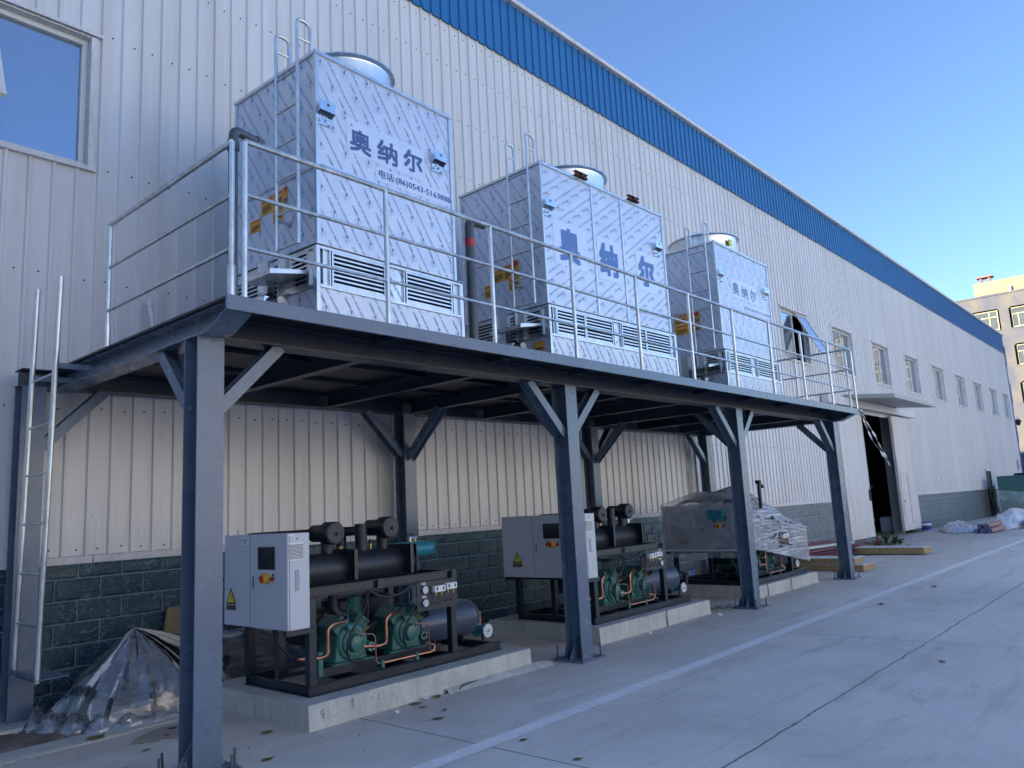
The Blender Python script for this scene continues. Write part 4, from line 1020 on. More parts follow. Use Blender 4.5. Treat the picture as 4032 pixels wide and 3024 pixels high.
    if not dy:
        ov = MB().cyl((x-.001, .52, 1.255), (x-.0014, .52, 1.255), .033, 20).build('round_sticker', white_pl, C); MB().box(x-.002, .5, 1.255, x-.0015, .54, 1.268).box(x-.002, .5, 1.238, x-.0015, .54, 1.246).build('sticker_print', navy, ov, smooth=False)
        tt = MB().add([(x-.0012, .555, 1.17), (x-.0012, .485, 1.17), (x-.0012, .52, 1.225)], [(0, 1, 2)]).build('triangle_sticker', navy3, C, smooth=False)
        MB().add([(x-.0016, .547, 1.174), (x-.0016, .493, 1.174), (x-.0016, .52, 1.217)], [(0, 1, 2)]).build('sticker_face', white_pl, tt, smooth=False)
        MB().rev((-.2, .76, 1.305), (0, 0, 1), [(0, .012), (.012, .012), (.012, 0)], 10).tube([(-.2+.0, .76+.014*math.cos(a*.52), 1.33+.016*math.sin(a*.52)) for a in range(12)], .004, 6, True).build('lifting_ring', chrome, C)
    # narrow face: vent grille and louvres
    vg = MB().box(-.258, -.116, 1.093, -.126, -.1102, 1.232)
    for i in range(12): vg.box(-.253, -.121, 1.101+i*.0105, -.131, -.116, 1.106+i*.0105)
    vo_ = vg.build('vent_grille', white_pl, C, smooth=False)
    q = MB(); [q.box(-.253, -.1225, 1.1065+i*.0105, -.131, -.1162, 1.1105+i*.0105) for i in range(11)]; q.build('vent_slots', darksteel, vo_, smooth=False)
    pv = MB()
    for i in range(10): pv.slab([(-.20, -.1105, .862+i*.0165), (-.20, -.118, .862+i*.0165), (-.20, -.1105, .874+i*.0165)], (.037, 0, 0))
    lv = pv.build('pressed_louvres', cab, C, smooth=False)
    q = MB(); [q.box(-.199, -.1165, .8585+i*.0165, -.164, -.1106, .8612+i*.0165) for i in range(10)]; q.build('louvre_slots', darksteel, lv, smooth=False)
    MB().box(-.258, -.1118, 1.285, -.205, -.1102, 1.30).build('paper_tag', white_pl, C, smooth=False)
    MB().cyl((-.18, -.1095, 1.262), (-.18, -.1125, 1.262), .007, 12).build('cable_hole', rubber, C)
    # evaporator and oil separators
    X0 = dx
    E_ = MB().rev((-.05, .42, .955), (1, 0, 0), [(0, 0), (.0, .135), (.02, .15), (1.47+X0, .15), (1.50+X0, .135), (1.50+X0, 0)], 36).build('evaporator', insul, T)
    for xb in (.60+X0*.8, 1.26+X0*.9):
        MB().box(xb, .20, .857, xb+.012, .64, 1.125).box(xb, .20, .857, xb+.05, .208, 1.125).build('saddle_bracket', black_paint, E_, smooth=False)
    MB().box(1.40+X0, .26, .857, 1.41+X0, .60, 1.12).slab([(1.41+X0, .42, .857), (1.50+X0, .42, .857), (1.41+X0, .42, .97)], (0, .01, 0)).build('end_bracket', black_paint, E_, smooth=False)
    for xc, zc in ((.475+X0, 1.275), (1.11+X0, 1.295)):
        D_ = MB().rev((xc, .28, zc), (0, 1, 0), [(0, 0), (0, .09), (.012, .102), (.13, .102), (.15, .092), (.17, .078), (.33, .078), (.35, .06), (.37, .0)], 28).build('oil_separator', insul, T)
        MB().cyl((xc, .42, 1.08), (xc, .42, zc-.07), .056, 20).build('neck', insul, D_); MB().cyl((xc+.01, .28, zc-.01), (xc+.01, .258, zc-.01), .014, 8).build('drain_plug', rubber, D_)
    MB().rev((.857+X0, .42, 1.08), (0, 0, 1), [(0, .057), (.262, .057), (.262, .048), (.1, .048)], 22).build('open_pipe', insul, T)
    MB().cyl((.765+X0, .60, 1.02), (.765+X0, .60, 1.29), .047, 18).build('riser_pipe', insul, T)
    MB().tube([(-.2, .70, 1.12), (-.2, .62, 1.275), (1.2+X0, .60, 1.275)], .043, 16, rnd=.06).build('header_pipe', insul, T)
    for xv in (.30+X0, .66+X0, 1.0+X0):
        vv = MB().cyl((xv, .46, 1.09), (xv, .46, 1.15), .012, 8).cyl((xv-.03, .46, 1.135), (xv+.02, .46, 1.135), .009, 8).build('service_valve', brass, T); MB().cyl((xv, .46, 1.15), (xv, .46, 1.19), .015, 8).build('valve_cap', rubber, vv)
    # teal vessel behind
    V_ = MB().rev((1.2+X0, .80, 1.035), (1, 0, 0), [(0, .0), (0, .085), (.84, .085), (.88, .07), (.905, .035), (.91, 0)], 26).build('oil_receiver', teal, T)
    MB().rev((2.08+X0, .79, 1.075), (1, -.1, 0), [(0, .015), (.04, .015), (.04, .02), (.06, .02), (.06, 0)], 12).rev((2.08+X0, .79, .985), (1, -.1, 0), [(0, .015), (.04, .015), (.04, .02), (.06, .02), (.06, 0)], 12).build('port', teal, V_)
    MB().cyl((1.86+X0, .8, 1.11), (1.86+X0, .8, 1.175), .013, 10).build('brass_valve', brass, V_)
    MB().tube([(1.86+X0, .8, 1.175), (1.80+X0, .8, 1.20), (1.55+X0, .76, 1.17), (1.3+X0, .6, 1.10)], .006, 6, rnd=.05).build('capillary', rubber, V_)
    MB().cyl((1.72+X0, .72, 1.12), (1.72+X0, .72, 1.17), .015, 10).cyl((1.72+X0, .72, 1.16), (1.80+X0, .70, 1.165), .011, 8).build('valve_stem', chrome, V_)
    # receiver with domed end
    ry, rx1 = (.50, 2.22) if not dy else (.45, 2.42)
    R_ = MB().rev((1.45, ry, .305), (1, 0, 0), [(0, 0), (0, .15), (.04, .185), (rx1-1.45, .19), (rx1-1.45+.07, .175), (rx1-1.45+.13, .135), (rx1-1.45+.17, .07), (rx1-1.45+.18, 0)], 40).build('receiver_tank', vessel, T)
    MB().box(1.7, ry-.12, .086, 1.72, ry+.12, .18).box(rx1-.12, ry-.12, .086, rx1-.10, ry+.12, .18).build('tank_saddle', black_paint, R_, smooth=False)
    ex = rx1+.28
    MB().tube([(rx1+.17, ry, .34), (ex-.02, ry, .33), (ex-.02, ry, .2)], .02, 12, rnd=.05).build('copper_bend', copper, R_)
    dr2 = MB().rev((ex, ry+.08, .13), (0, -1, 0), [(0, 0), (0, .062), (.01, .07), (.03, .07), (.035, .052), (.15, .052), (.155, .068), (.17, .068)], 22).build('filter_drier', teal, R_)
    MB().rev((ex, ry-.09, .13), (0, -1, 0), [(0, .074), (.014, .074), (.018, .07), (.018, 0)], 10).cyl((ex, ry-.10, .13), (ex, ry-.14, .13), .014, 8).build('drier_flange', white_pl, dr2)
    MB().cyl((ex, ry-.02, .0), (ex, ry-.02, .09), .012, 8).build('drain_stub', rubber, dr2)
    MB().cyl((2.33, .3, -.0), (2.33, .3, .01), .01, 6)
    # compressors and copper
    for cx_, in ((.575+dx*.4,), (1.205+dx*.4,)):
        compressor(T, cx_, .225, .178)
        a = cx_-.575
        MB().tube([(a+.53, .22, .51), (a+.33, .15, .515), (a+.28, .15, .48), (a+.28, .15, .27), (a+.22, .17, .255), (a+.02, .2, .275)], .0165, 12, rnd=.05).build('copper_pipe', copper, T)
        MB().tube([(a+.57, .08, .40), (a+.68, .05, .39), (a+.705, .05, .36), (a+.71, .05, .15), (a+.74, .05, .13), (a+.78, .05, .13)], .0065, 8, rnd=.02).build('thin_copper_pipe', copper, T)
        MB().tube([(a+.60, .0, .76), (a+.58, .02, .60), (a+.42, .04, .42), (a+.40, .05, .27), (a+.45, .06, .19), (a+.58, .08, .185)], .0095, 8, rnd=.08).build('cable', rubber, T)
        MB().tube([(a+.66, .10, .47), (a+.76, .2, .62), (a+.80, .3, .76)], .0035, 6, rnd=.05).build('capillary', copper, T)
        MB().tube([(a+.47, .12, .50), (a+.50, .16, .62), (a+.62, .25, .70)], .004, 6, rnd=.05).build('capillary', teal, T)
    MB().tube([(.76, .05, .13), (1.38, .05, .13), (1.42, .06, .18), (1.34, .10, .21)], .0105, 10, rnd=.03).build('liquid_line', copper, T)
    for xv in (.76, 1.16):
        MB().box(xv, .035, .087, xv+.035, .065, .155).build('pipe_clamp', green, T, bev=.003, smooth=False)
    MB().tube([(.62, .02, .775), (.70, .0, .715), (.82, -.012, .69), (.95, -.012, .705), (1.10, .0, .765), (1.2, .02, .775)], .0125, 10, rnd=.06).build('cable', rubber, T)
    MB().tube([(1.05, .02, .775), (1.14, .05, .72), (1.15, .08, .6)], .010, 8, rnd=.06).build('cable', rubber, T)
    MB().tube([(-.15, .3, .56), (-.1, .3, .40), (.02, .28, .28), (.08, .22, .25)], .012, 8, rnd=.08).build('cable', rubber, T)
    MB().rev((-.06+.02, .22, .19), (1, 0, 0), [(0, 0), (0, .03), (.22, .03), (.22, 0)], 14).build('muffler', rubber, T)
    MB().box(.20, .17, .10, .25, .24, .30).build('pipe_support', green, T, bev=.004, smooth=False)
    MB().rev((.9, .62, .2), (0, 0, 1), [(0, 0), (0, .08), (.42, .08), (.44, .085), (.46, .085), (.46, 0)], 20).build('suction_filter', green, T)
    MB().box(.32, .56, .30, .62, .88, .60).box(.72, .60, .36, 1.35, .9, .66).build('rear_compressor', insul, T, bev=.03)
    MB().tube([(.55, .45, .80), (.55, .45, .56), (.72, .36, .52)], .045, 14, rnd=.08).build('suction_pipe', insul, T)
    # gauge panel
    G_ = MB().box(1.15, -.012, .515, 1.665, -.004, .772).build('gauge_panel', black_paint, T, smooth=False)
    gx = 1.24 if not dy else 1.52; sx = 1.33 if not dy else 1.18
    for gz in (.706, .587):
        ga = MB().rev((gx, -.012, gz), (0, -1, 0), [(0, .036), (.02, .036), (.024, .033), (.024, .028), (.016, .027)], 26).build('pressure_gauge', chrome, G_)
        MB().rev((gx, -.030, gz), (0, -1, 0), [(0, .0), (.001, .028), (.0011, .028)], 24).build('gauge_dial', white_pl, ga)
        MB().bar((gx-.014, -.032, gz-.012), (gx+.012, -.032, gz+.012), .002, .003).rev((gx, -.0315, gz), (0, -1, 0), [(0, .02), (.001, .02), (.001, .022), (0, .022)], 24).build('gauge_needle', navy, ga)
        lb = MB().box(gx-.03, -.0135, gz+.045, gx+.022, -.012, gz+.064).build('gauge_label', white_pl, G_, smooth=False)
        q = MB(); [q.box(gx-.022+i*.015, -.0142, gz+.05, gx-.012+i*.015, -.0136, gz+.059) for i in range(3)]; q.build('label_print', blackink, lb, smooth=False)
    for k_ in range(2):
        a = sx+.155*k_ if not dy else sx+.14*k_; z = .672+.012*k_; w_ = .135
        sw = MB().box(a, -.065, z, a+w_, -.0125, z+.058).build('pressure_switch', white_pl, G_, bev=.004, smooth=False)
        q = MB().box(a+.018, -.0665, z+.016, a+.038, -.064, z+.046).box(a+w_-.036, -.0665, z+.016, a+w_-.02, -.064, z+.046); q.build('switch_scale', blackink, sw, smooth=False)
        MB().cyl((a+w_/2, -.064, z+.03), (a+w_/2, -.067, z+.03), .009, 12).build('switch_dial', galv, sw)
        for dx_ in (.03, .10):
            ft = MB().cyl((a+dx_, -.045, z), (a+dx_, -.045, z-.035), .007, 8).build('fitting', brass, sw)
            MB().tube([(a+dx_, -.045, z-.03), (a+dx_, -.045, z-.075), (a+dx_-.015, -.03, z-.10), (a+dx_-.012, -.012, z-.11)], .0045, 6, rnd=.02).build('capillary', MATS['capillary_blue'] if dx_ < .05 else MATS['capillary_red'], sw)
    return T
mat('capillary_blue', (.03, .07, .22), .4); mat('capillary_red', (.22, .03, .03), .4)
c1 = chiller(3.75, 5.58, 'nearest chiller, fully uncovered, with stickers on its light grey control cabinet', 0, 0)
c2 = chiller(7.72, 5.60, 'middle chiller with wide grey cabinet, partly hidden behind the second front column', .34, .2)
c3 = chiller(11.92, 5.56, 'farthest chiller, its grey cabinet and pipework shrouded in stretch film', .53, -.1)
# blue handwheel valve at the end of the middle chiller
hv = MB().tube([(2.70, .42, .30), (2.83, .38, .33), (2.83, .38, .16)], .032, 12, rnd=.05).build('outlet_pipe', black_paint, c2)
MB().cyl((2.83, .36, .33), (2.83, .25, .33), .016, 10).cyl((2.83, .34, .33), (2.83, .30, .33), .028, 8).build('valve_stem', galv, hv)
MB().tube([(2.83+.045*math.cos(a*.3927), .25, .33+.045*math.sin(a*.3927)) for a in range(16)], .007, 8, True).bar((2.79, .25, .33), (2.87, .25, .33), .006, .006).bar((2.83, .25, .29), (2.83, .25, .37), .006, .006).build('handwheel', mat('handwheel_blue', (.03, .05, .4), .35), hv)
tb = thing('terminal_box', 'teal electrical box hung under the film in front of the far cabinet screen', 'box', (11.92-.27, 5.56+.24, .19+1.04))
MB().box(-.09, 0, .02, -.008, .26, .18).build('box_body', teal, tb, bev=.006); MB().cyl((-.04, 0, .05), (-.04, -.03, .05), .018, 8).cyl((-.04, .26, .1), (-.04, .29, .1), .018, 8).build('cable_gland', rubber, tb)
pv_ = MB().tube([(0, 0, 0), (0, 0, .42), (.10, -.02, .36)], .03, 12, rnd=.06).box(-.045, -.04, .41, .03, .04, .47)
o = pv_.build('vent_pipe', black_paint, c3); o.location = (.66, .04, 1.19)

# ------------------------------------------------------------------ stretch film round the far chiller
def film_hull():
    """lofted skin: x stations, closed front edge, crown, rear"""
    rnd = random.Random(3); front = MB(); top = MB()
    X = [-.05+2.33*i/44 for i in range(45)]
    def lerp(t, P):
        for (a, b), (c, d) in zip(P, P[1:]):
            if t <= c: return b+(d-b)*(t-a)/(c-a)
        return P[-1][1]
    zf = lambda x: lerp(x, [(-.05, 1.16), (.2, 1.09), (1.2, .97), (2.28, .82)])
    zb = lambda x: lerp(x, [(-.05, .56), (.15, .55), (1.0, .43), (2.28, .20)])
    zc = lambda x: lerp(x, [(-.05, 1.38), (.3, 1.50), (.62, 1.58), (.8, 1.55), (1.1, 1.42), (1.5, 1.26), (1.9, 1.08), (2.28, .84)])
    ny = 26; vs = []
    for x in X:
        for j in range(ny+1):
            z = zb(x)+(zf(x)-zb(x))*j/ny
            fold = .010*math.sin(j*2.1+x*1.3+math.sin(x*3))+.006*math.sin(j*4.7-x*2.1)+.018*(rnd.random()-.5)*.5
            bow = -.02+.05*math.sin(math.pi*(x+.05)/2.33)
            vs.append((x, -.035+bow+fold, z))
    n = len(X); front.add(vs, [(i*(ny+1)+j, (i+1)*(ny+1)+j, (i+1)*(ny+1)+j+1, i*(ny+1)+j+1) for i in range(n-1) for j in range(ny)])
    ys = [0, .06, .14, .24, .36, .5, .66, .82, 1.0, 1.2, 1.36]; vs = []
    for x in X:
        for j, y in enumerate(ys):
            k = math.sin(min(1, y/.5)*math.pi/2)**.8 if y < .5 else 1-.35*((y-.5)/.86)**1.6
            z = zf(x)+(zc(x)-zf(x))*k+.022*math.sin(x*9+y*7)+.030*(rnd.random()-.5)+.02*math.sin(x*23-y*5)
            vs.append((x, -.03+y+.01*math.sin(x*11), z))
    m_ = len(ys); top.add(vs, [(i*m_+j, (i+1)*m_+j, (i+1)*m_+j+1, i*m_+j+1) for i in range(n-1) for j in range(m_-1)])
    # gathered end
    vs = []; en_ = MB()
    for j in range(14):
        y = -.03+1.38*j/13
        for k in range(8): vs.append((2.28+.01*math.sin(k*2+j)+.012*rnd.random(), y, .20+(lerp(y, [(-.03, .82), (.5, .84), (1.4, .75)])-.20)*k/7))
    en_.add(vs, [(j*8+k, (j+1)*8+k, (j+1)*8+k+1, j*8+k+1) for j in range(13) for k in range(7)])
    return front, top, en_
wr = thing('stretch_film', 'crumpled clear stretch film wound round the pipework and cabinet of the farthest chiller', 'plastic film', (11.92, 5.56, .19))
a, b, c = film_hull()
a.build('wound_band', wrap_m, wr); b.build('draped_top', wrap_m, wr); c.build('gathered_end', wrap_m, wr)
cv = MB(); rnd = random.Random(9); vs = []
for j in range(19):
    y = -.125+1.535*j/18
    for k in range(12):
        z = .45+.895*k/11; vs.append((-.282-.008*rnd.random()+(.0 if k > 1 else .07), y, z))
cv.add(vs, [(j*12+k, j*12+k+1, (j+1)*12+k+1, (j+1)*12+k) for j in range(18) for k in range(11)])
vs = []
for j in range(19):
    y = -.125+1.535*j/18
    for k in range(5):
        x = -.28+.28*k/4; z = 1.342+.012*rnd.random()+(k/4)**1.3*(.16*math.sin(math.pi*min(1, max(0, (1.45-y)/1.6)))+.02)
        vs.append((x, y, z))
cv.add(vs, [(j*5+k, j*5+k+1, (j+1)*5+k+1, (j+1)*5+k) for j in range(18) for k in range(4)])
cv.build('cabinet_cover', wrapside_m, wr)

# ------------------------------------------------------------------ pile under clear sheet at the left
cr = thing('timber_pallet', 'rough timber pallet showing under the edge of the clear plastic sheet', 'pallet', (2.65, 6.95, 0))
for i, y in enumerate((.05, .40, .75)): MB().box(.0, y, .02, 1.9, y+.09, .10).build('bearer', wood, cr, bev=.004, smooth=False)
for i in range(6): MB().box(.05+i*.32, .02, .10, .05+i*.32+.22, .88, .118).build('board', wood, cr, bev=.003, smooth=False)
pu = thing('machine_part', 'dark machine part on the pallet beneath the clear sheet', 'machinery', (3.02, 7.3, .118))
MB().rev((-.1, 0, .17), (1, 0, 0), [(0, 0), (0, .15), (.34, .15), (.36, .1), (.36, 0)], 22).box(-.12, -.15, 0, .26, .15, .05).build('casing', black_paint, pu, bev=.01)
MB().cyl((.06, .0, .3), (.06, .0, .52), .05, 14).rev((.06, 0, .5), (0, 0, 1), [(0, .0), (0, .09), (.03, .09), (.03, 0)], 16).build('neck', darksteel, pu)
pu2 = thing('motor_housing', 'squat dark motor housing on the pallet beneath the clear sheet', 'machinery', (3.36, 7.12, .118))
MB().rev((0, 0, 0), (0, 0, 1), [(0, 0), (0, .11), (.05, .13), (.2, .12), (.24, .06), (.24, 0)], 20).build('housing', black_paint, pu2)
MB().box(.28, .0, .0, .52, .22, .16).build('junction_box', darksteel, pu2, bev=.01)
pf = thing('sandwich_panel', 'yellow foam cored panels stacked against the green plinth behind the nearest chiller', 'panel', (3.72, 7.62, 0))
MB().box(0, .02, .0, 2.2, .34, .47).build('foam_core', foam, pf, smooth=False); MB().box(-.0, .0, .472, 2.2, .36, .49).box(0, 0, 0.0, 2.2, .015, .47).build('facing_sheet', foamface, pf, smooth=False)
bp = MB().slab([(3.655, 7.98, .49), (3.90, 7.98, .49), (3.90, 7.98, .80), (3.71, 7.98, .80), (3.685, 7.98, .78)], (0, -.04, 0)).build('foam_board', foam, bev=.006, smooth=False)
tag(bp, 'upright offcut of yellow foam board leaning on the green plinth beside the nearest front column', 'board')

def sheet():
    rnd = random.Random(11); mb = MB(); ap = Vector((3.06, 7.22, .74)); vs = []; na = 96; nr = 22
    # base outline by angle (x,y) around the apex, ground level
    def base(t):
        a = 2*math.pi*t
        pts = [(0, 3.95, 7.35, .40), (.10, 3.9, 7.8, .40), (.2, 3.2, 7.92, .3), (.35, 2.75, 7.85, .1), (.5, 2.50, 7.55, .02), (.56, 2.50, 7.30, .02), (.62, 2.60, 7.0, .02), (.68, 2.76, 6.88, .02), (.76, 3.05, 6.83, .02), (.84, 3.4, 6.78, .02), (.92, 3.8, 6.85, .1), (1.0, 3.95, 7.35, .40)]
        for p, q in zip(pts, pts[1:]):
            if t <= q[0]:
                u = (t-p[0])/(q[0]-p[0]); return Vector((p[1]+(q[1]-p[1])*u, p[2]+(q[2]-p[2])*u, p[3]+(q[3]-p[3])*u))
    for i in range(na):
        t = i/na; b_ = base(t)
        for j in range(nr+1):
            u = j/nr; p = ap.lerp(b_, u)
            sag = .10*math.sin(math.pi*min(1, u*1.25))*(1 if u < .8 else .3)
            fold = (.034*abs(math.sin(i*.50+.6*math.sin(i*.21)))*(1-.4*u)*(u+.15)**-.3+.035*math.sin(i*.41+.4+.8*math.sin(i*.13))+.022*math.sin(i*.83+1+3*u)+.012*math.sin(i*1.7+5*u))*u**.8+.018*math.sin(7*u+i*.3)*u
            d = (b_-ap); d.z = 0; d = d.normalized() if d.length > 0 else Vector((1, 0, 0))
            p = p+d*(fold+.10*u*(1-u)*1.6); p.z += -sag*.15+.10*u*(1-u)*1.2
            if u > .93: p.z = max(.01, p.z+.03*math.sin(i*2.7)); p += d*.03*math.sin(i*1.9)
            vs.append(p)
    mb.add(vs, [(i*(nr+1)+j, ((i+1) % na)*(nr+1)+j, ((i+1) % na)*(nr+1)+j+1, i*(nr+1)+j+1) for i in range(na) for j in range(nr)])
    return mb
sh = thing('plastic_sheet', 'clear plastic sheet peaked like a tent over a pile beside the left rear column', 'plastic sheet', (0, 0, 0))
sheet().build('sheet', sheet_m, sh)
ru = MB(); rnd = random.Random(2)
hem = [(2.42, 7.62), (2.40, 7.42), (2.47, 7.22), (2.58, 7.02), (2.72, 6.90), (2.92, 6.84), (3.15, 6.80), (3.45, 6.78)]
vs = []; nh = 90; nc = 9
for i in range(nh+1):
    t = i/nh*(len(hem)-1); k_ = min(int(t), len(hem)-2); u = t-k_; cx_ = hem[k_][0]*(1-u)+hem[k_+1][0]*u; cy_ = hem[k_][1]*(1-u)+hem[k_+1][1]*u
    bulk = .10*(1-i/nh)**.7*(.6+.7*abs(math.sin(i*.23)))+.035
    for j in range(nc):
        a = math.pi*(j/(nc-1)); vs.append((cx_-math.cos(a)*bulk*1.1*.75+.006*rnd.uniform(-1, 1), cy_-math.cos(a)*bulk*1.1*.65, max(.003, math.sin(a)*bulk*(1.0+.22*math.sin(i*.45+j*1.3))+.006*rnd.uniform(-1, 1))))
ru.add(vs, [(i*nc+j, (i+1)*nc+j, (i+1)*nc+j+1, i*nc+j+1) for i in range(nh) for j in range(nc-1)])
ru.build('crumpled_hem', sheet_m, sh)
# second, darker film over the stacked panels behind the nearest chiller
vs = []; rnd = random.Random(21); mb = MB()
prof = [(6.98, .02), (7.05, .16), (7.2, .30), (7.4, .40), (7.6, .47), (7.8, .46)]
for i in range(30):
    x = 3.75+2.2*i/29
    for (y, z) in prof: vs.append((x, y+.03*math.sin(i*.8+z*6), max(.01, z+.03*math.sin(i*1.1+y*8)+.015*rnd.random()-(.0 if i < 20 else (i-20)*.012))))
mb.add(vs, [(i*6+j, (i+1)*6+j, (i+1)*6+j+1, i*6+j+1) for i in range(29) for j in range(5)])
tag(mb.build('plastic_sheet', clear_film('grey_clear_film', .5, (.12, .13, .16), (.5, 1, 2), 4, .2, .8, .3)), 'low dark translucent sheet over stacked panels behind the nearest chiller', 'plastic sheet')

# ------------------------------------------------------------------ litter on the ground
cb = MB(); pts = [(2.66, 6.30), (2.80, 6.20), (2.88, 6.24), (2.93, 6.16), (3.05, 6.17), (3.12, 6.30), (3.13, 6.50), (3.0, 6.55), (2.84, 6.47), (2.76, 6.42)]
cb.slab([(x, y, .006) for x, y in pts], (0, 0, .008)); o = cb.build('cardboard', card, bev=.001, smooth=False)
tag(o, 'torn flat piece of brown cardboard with round holes beside the nearest front column', 'cardboard')
MB().cyl((3.04, 6.43, .0142), (3.04, 6.43, .0148), .035, 16).cyl((2.92, 6.27, .0142), (2.92, 6.27, .0148), .02, 12).build('hole', dark, o)
moss = MB(); rnd = random.Random(4)
for i in range(240):
    a = rnd.uniform(0, 6.28); r = rnd.random()**.6; x = 2.56+math.cos(a)*r*.07; y = 6.70+math.sin(a)*r*.04; h = rnd.uniform(.01, .03); b_ = rnd.uniform(0, 6.28)
    moss.add([(x, y, .012), (x+.006*math.cos(b_), y+.006*math.sin(b_), .012), (x+.004, y+.003, .012+h)], [(0, 1, 2)])
tag(moss.build('moss', leafm, smooth=False), 'small tuft of yellow green moss on the kerb in front of the clear sheet', 'moss')
def leaf(x, y, s, rz, m_, label, curl=.25, z=.006):
    vs = []; n = 7
    for i in range(n+1):
        u = i/n; w = math.sin(math.pi*u**.85)*.28*s; zz = z+s*curl*(u-.5)**2
        vs += [((u-.5)*s, -w, zz+w*curl*.6), ((u-.5)*s, 0, zz), ((u-.5)*s, w, zz+w*curl*.8)]
    mb = MB().add(vs, [(3*i+k, 3*(i+1)+k, 3*(i+1)+k+1, 3*i+k+1) for i in range(n) for k in range(2)]).tube([(s*.48, 0, z+s*curl*.25), (s*.62, .01, z+s*curl*.2)], .0012, 5)
    o = mb.build('fallen_leaf', m_); o.location = (x, y, 0); o.rotation_euler = (0, 0, rz)
    tag(o, label, 'leaf', 'fallen leaves on the yard')
LV = [(2.658, 6.03, .07, .3, leafm, 'dark round leaf on the concrete below the torn cardboard'),
      (3.03, 5.02, .10, .0, leafm, 'yellowish green leaf alone on bare concrete at the bottom left, right of the nearest column'),
      (3.40, 5.64, .12, .1, leafm, 'green curled leaf left of the nearest pad corner'),
      (4.86, 5.30, .13, .5, leafm, 'long olive leaf close under the nearest pad, near the black hose'),
      (4.58, 5.27, .13, -.6, leafd, 'large brown leaf lying against the foot of the nearest pad'),
      (4.54, 5.13, .08, -.8, leafm, 'small olive leaf in front of the brown leaf at the nearest pad'),
      (4.575, 4.90, .06, .5, leafd, 'small dull leaf in open concrete between pad and white line'),
      (4.357, 4.75, .10, -.5, leafd, 'pale tan leaf nearest the white line'),
      (6.39, 5.33, .10, .9, leafm, 'green leaf between the nearest pad and the second column'),
      (8.14, 2.04, .10, .6, leafd, 'dark leaf on the road right of the long crack'),
      (4.15, 3.23, .07, -.5, leafd, 'small dark leaf on the road at the bottom edge'),
      (4.28, 3.80, .07, -.4, leafd, 'small dark leaf just right of the white line'),
      (11.78, 3.63, .16, .3, leafd, 'brown leaf on the road right of the third column'),
      (14.06, 3.49, .18, .1, leafd, 'dark leaf on the road right of the farthest column')]
for l in LV: leaf(*l)
for i, (x, y, s, lb) in enumerate(((4.735, 5.31, .045, 'white crumpled scrap at the foot of the nearest pad'), (4.315, 5.19, .03, 'tiny white chip left of the leaves at the nearest pad'),
                               (8.35, 5.28, .06, 'white scrap beside the middle pad, right of the second column'), (10.0, 5.2, .07, 'cream scrap between the middle pad and the white line'))):
    rnd = random.Random(i+40); vs = [(s*math.cos(a)*rnd.uniform(.5, 1), s*math.sin(a)*rnd.uniform(.4, .8), rnd.uniform(.004, .03)) for a in [k_*1.047 for k_ in range(6)]]+[(0, 0, s*.7)]
    o = MB().add(vs, [(k_, (k_+1) % 6, 6) for k_ in range(6)]).build('litter_scrap', white_pl, smooth=False); o.location = (x, y, 0); tag(o, lb, 'litter', 'small scraps on the yard')
cl = MB(); rnd = random.Random(8)
for i in range(520):
    x = rnd.uniform(2.0, 17); y = rnd.choice([rnd.gauss(5.25, .12), rnd.uniform(5, 7.5), rnd.uniform(1.5, 6.5)]); s = rnd.uniform(.004, .013)
    if any(a < x < b for a, b in ((3.55, 6.25), (7.5, 10.25), (11.85, 14.4))) and y > 5.3: y = 5.34-abs(rnd.gauss(0, .04))
    a = rnd.uniform(0, 3.1); c_, s2 = math.cos(a)*s, math.sin(a)*s
    cl.add([(x-c_, y-s2, .003), (x+s2*.4, y-c_*.4, .003), (x+c_, y+s2, .004), (x-s2*.4, y+c_*.4, .003+s*.5)], [(0, 1, 2, 3)])
tag(cl.build('grit', brickdirt, smooth=False), 'scattered dark grit and crumbs on the concrete yard', 'grit', kind='stuff')
tag(MB().tube([(5.13, 5.30, .008), (5.18, 5.315, .03), (5.30, 5.33, .035), (5.50, 5.345, .02), (5.62, 5.35, .008)], .008, 8, rnd=.05).build('black_hose', rubber), 'short black hose end lying along the foot of the nearest pad', 'hose')
mo = MB(); rnd = random.Random(12)
vs = []
for i in range(30):
    x = 5.0+1.45*i/29; w_ = .05+.05*i/29
    vs += [(x, 5.36, .035+.012*rnd.random()), (x, 5.33-w_*.4, .02+.01*rnd.random()), (x, 5.33-w_+.02*rnd.random(), .0)]
mo.add(vs, [(i*3+j, (i+1)*3+j, (i+1)*3+j+1, i*3+j+1) for i in range(29) for j in range(2)])
tag(mo.build('mortar_spill', pad_m), 'ragged mortar spill along the foot of the nearest pad', 'mortar')
for x, y, lb in ((2.414, 5.29, 'rusty bolt stub left of the nearest front column foot'), (2.72, 4.93, 'rusty bolt stub right of the nearest front column foot'), (9.02, 5.425, 'thin dark rebar standing against the front of the middle pad'),
              (12.18, 5.44, 'thin dark rebar at the near corner of the farthest pad'), (13.1, 5.43, 'bent dark rebar standing before the farthest pad')):
    h = .13 if x < 3 else .21
    tag(MB().cyl((x, y, 0), (x+.004, y+.003, h), .009 if x < 3 else .007, 8).build('steel_rod', darksteel), lb, 'rod', 'steel rods standing up from the yard')
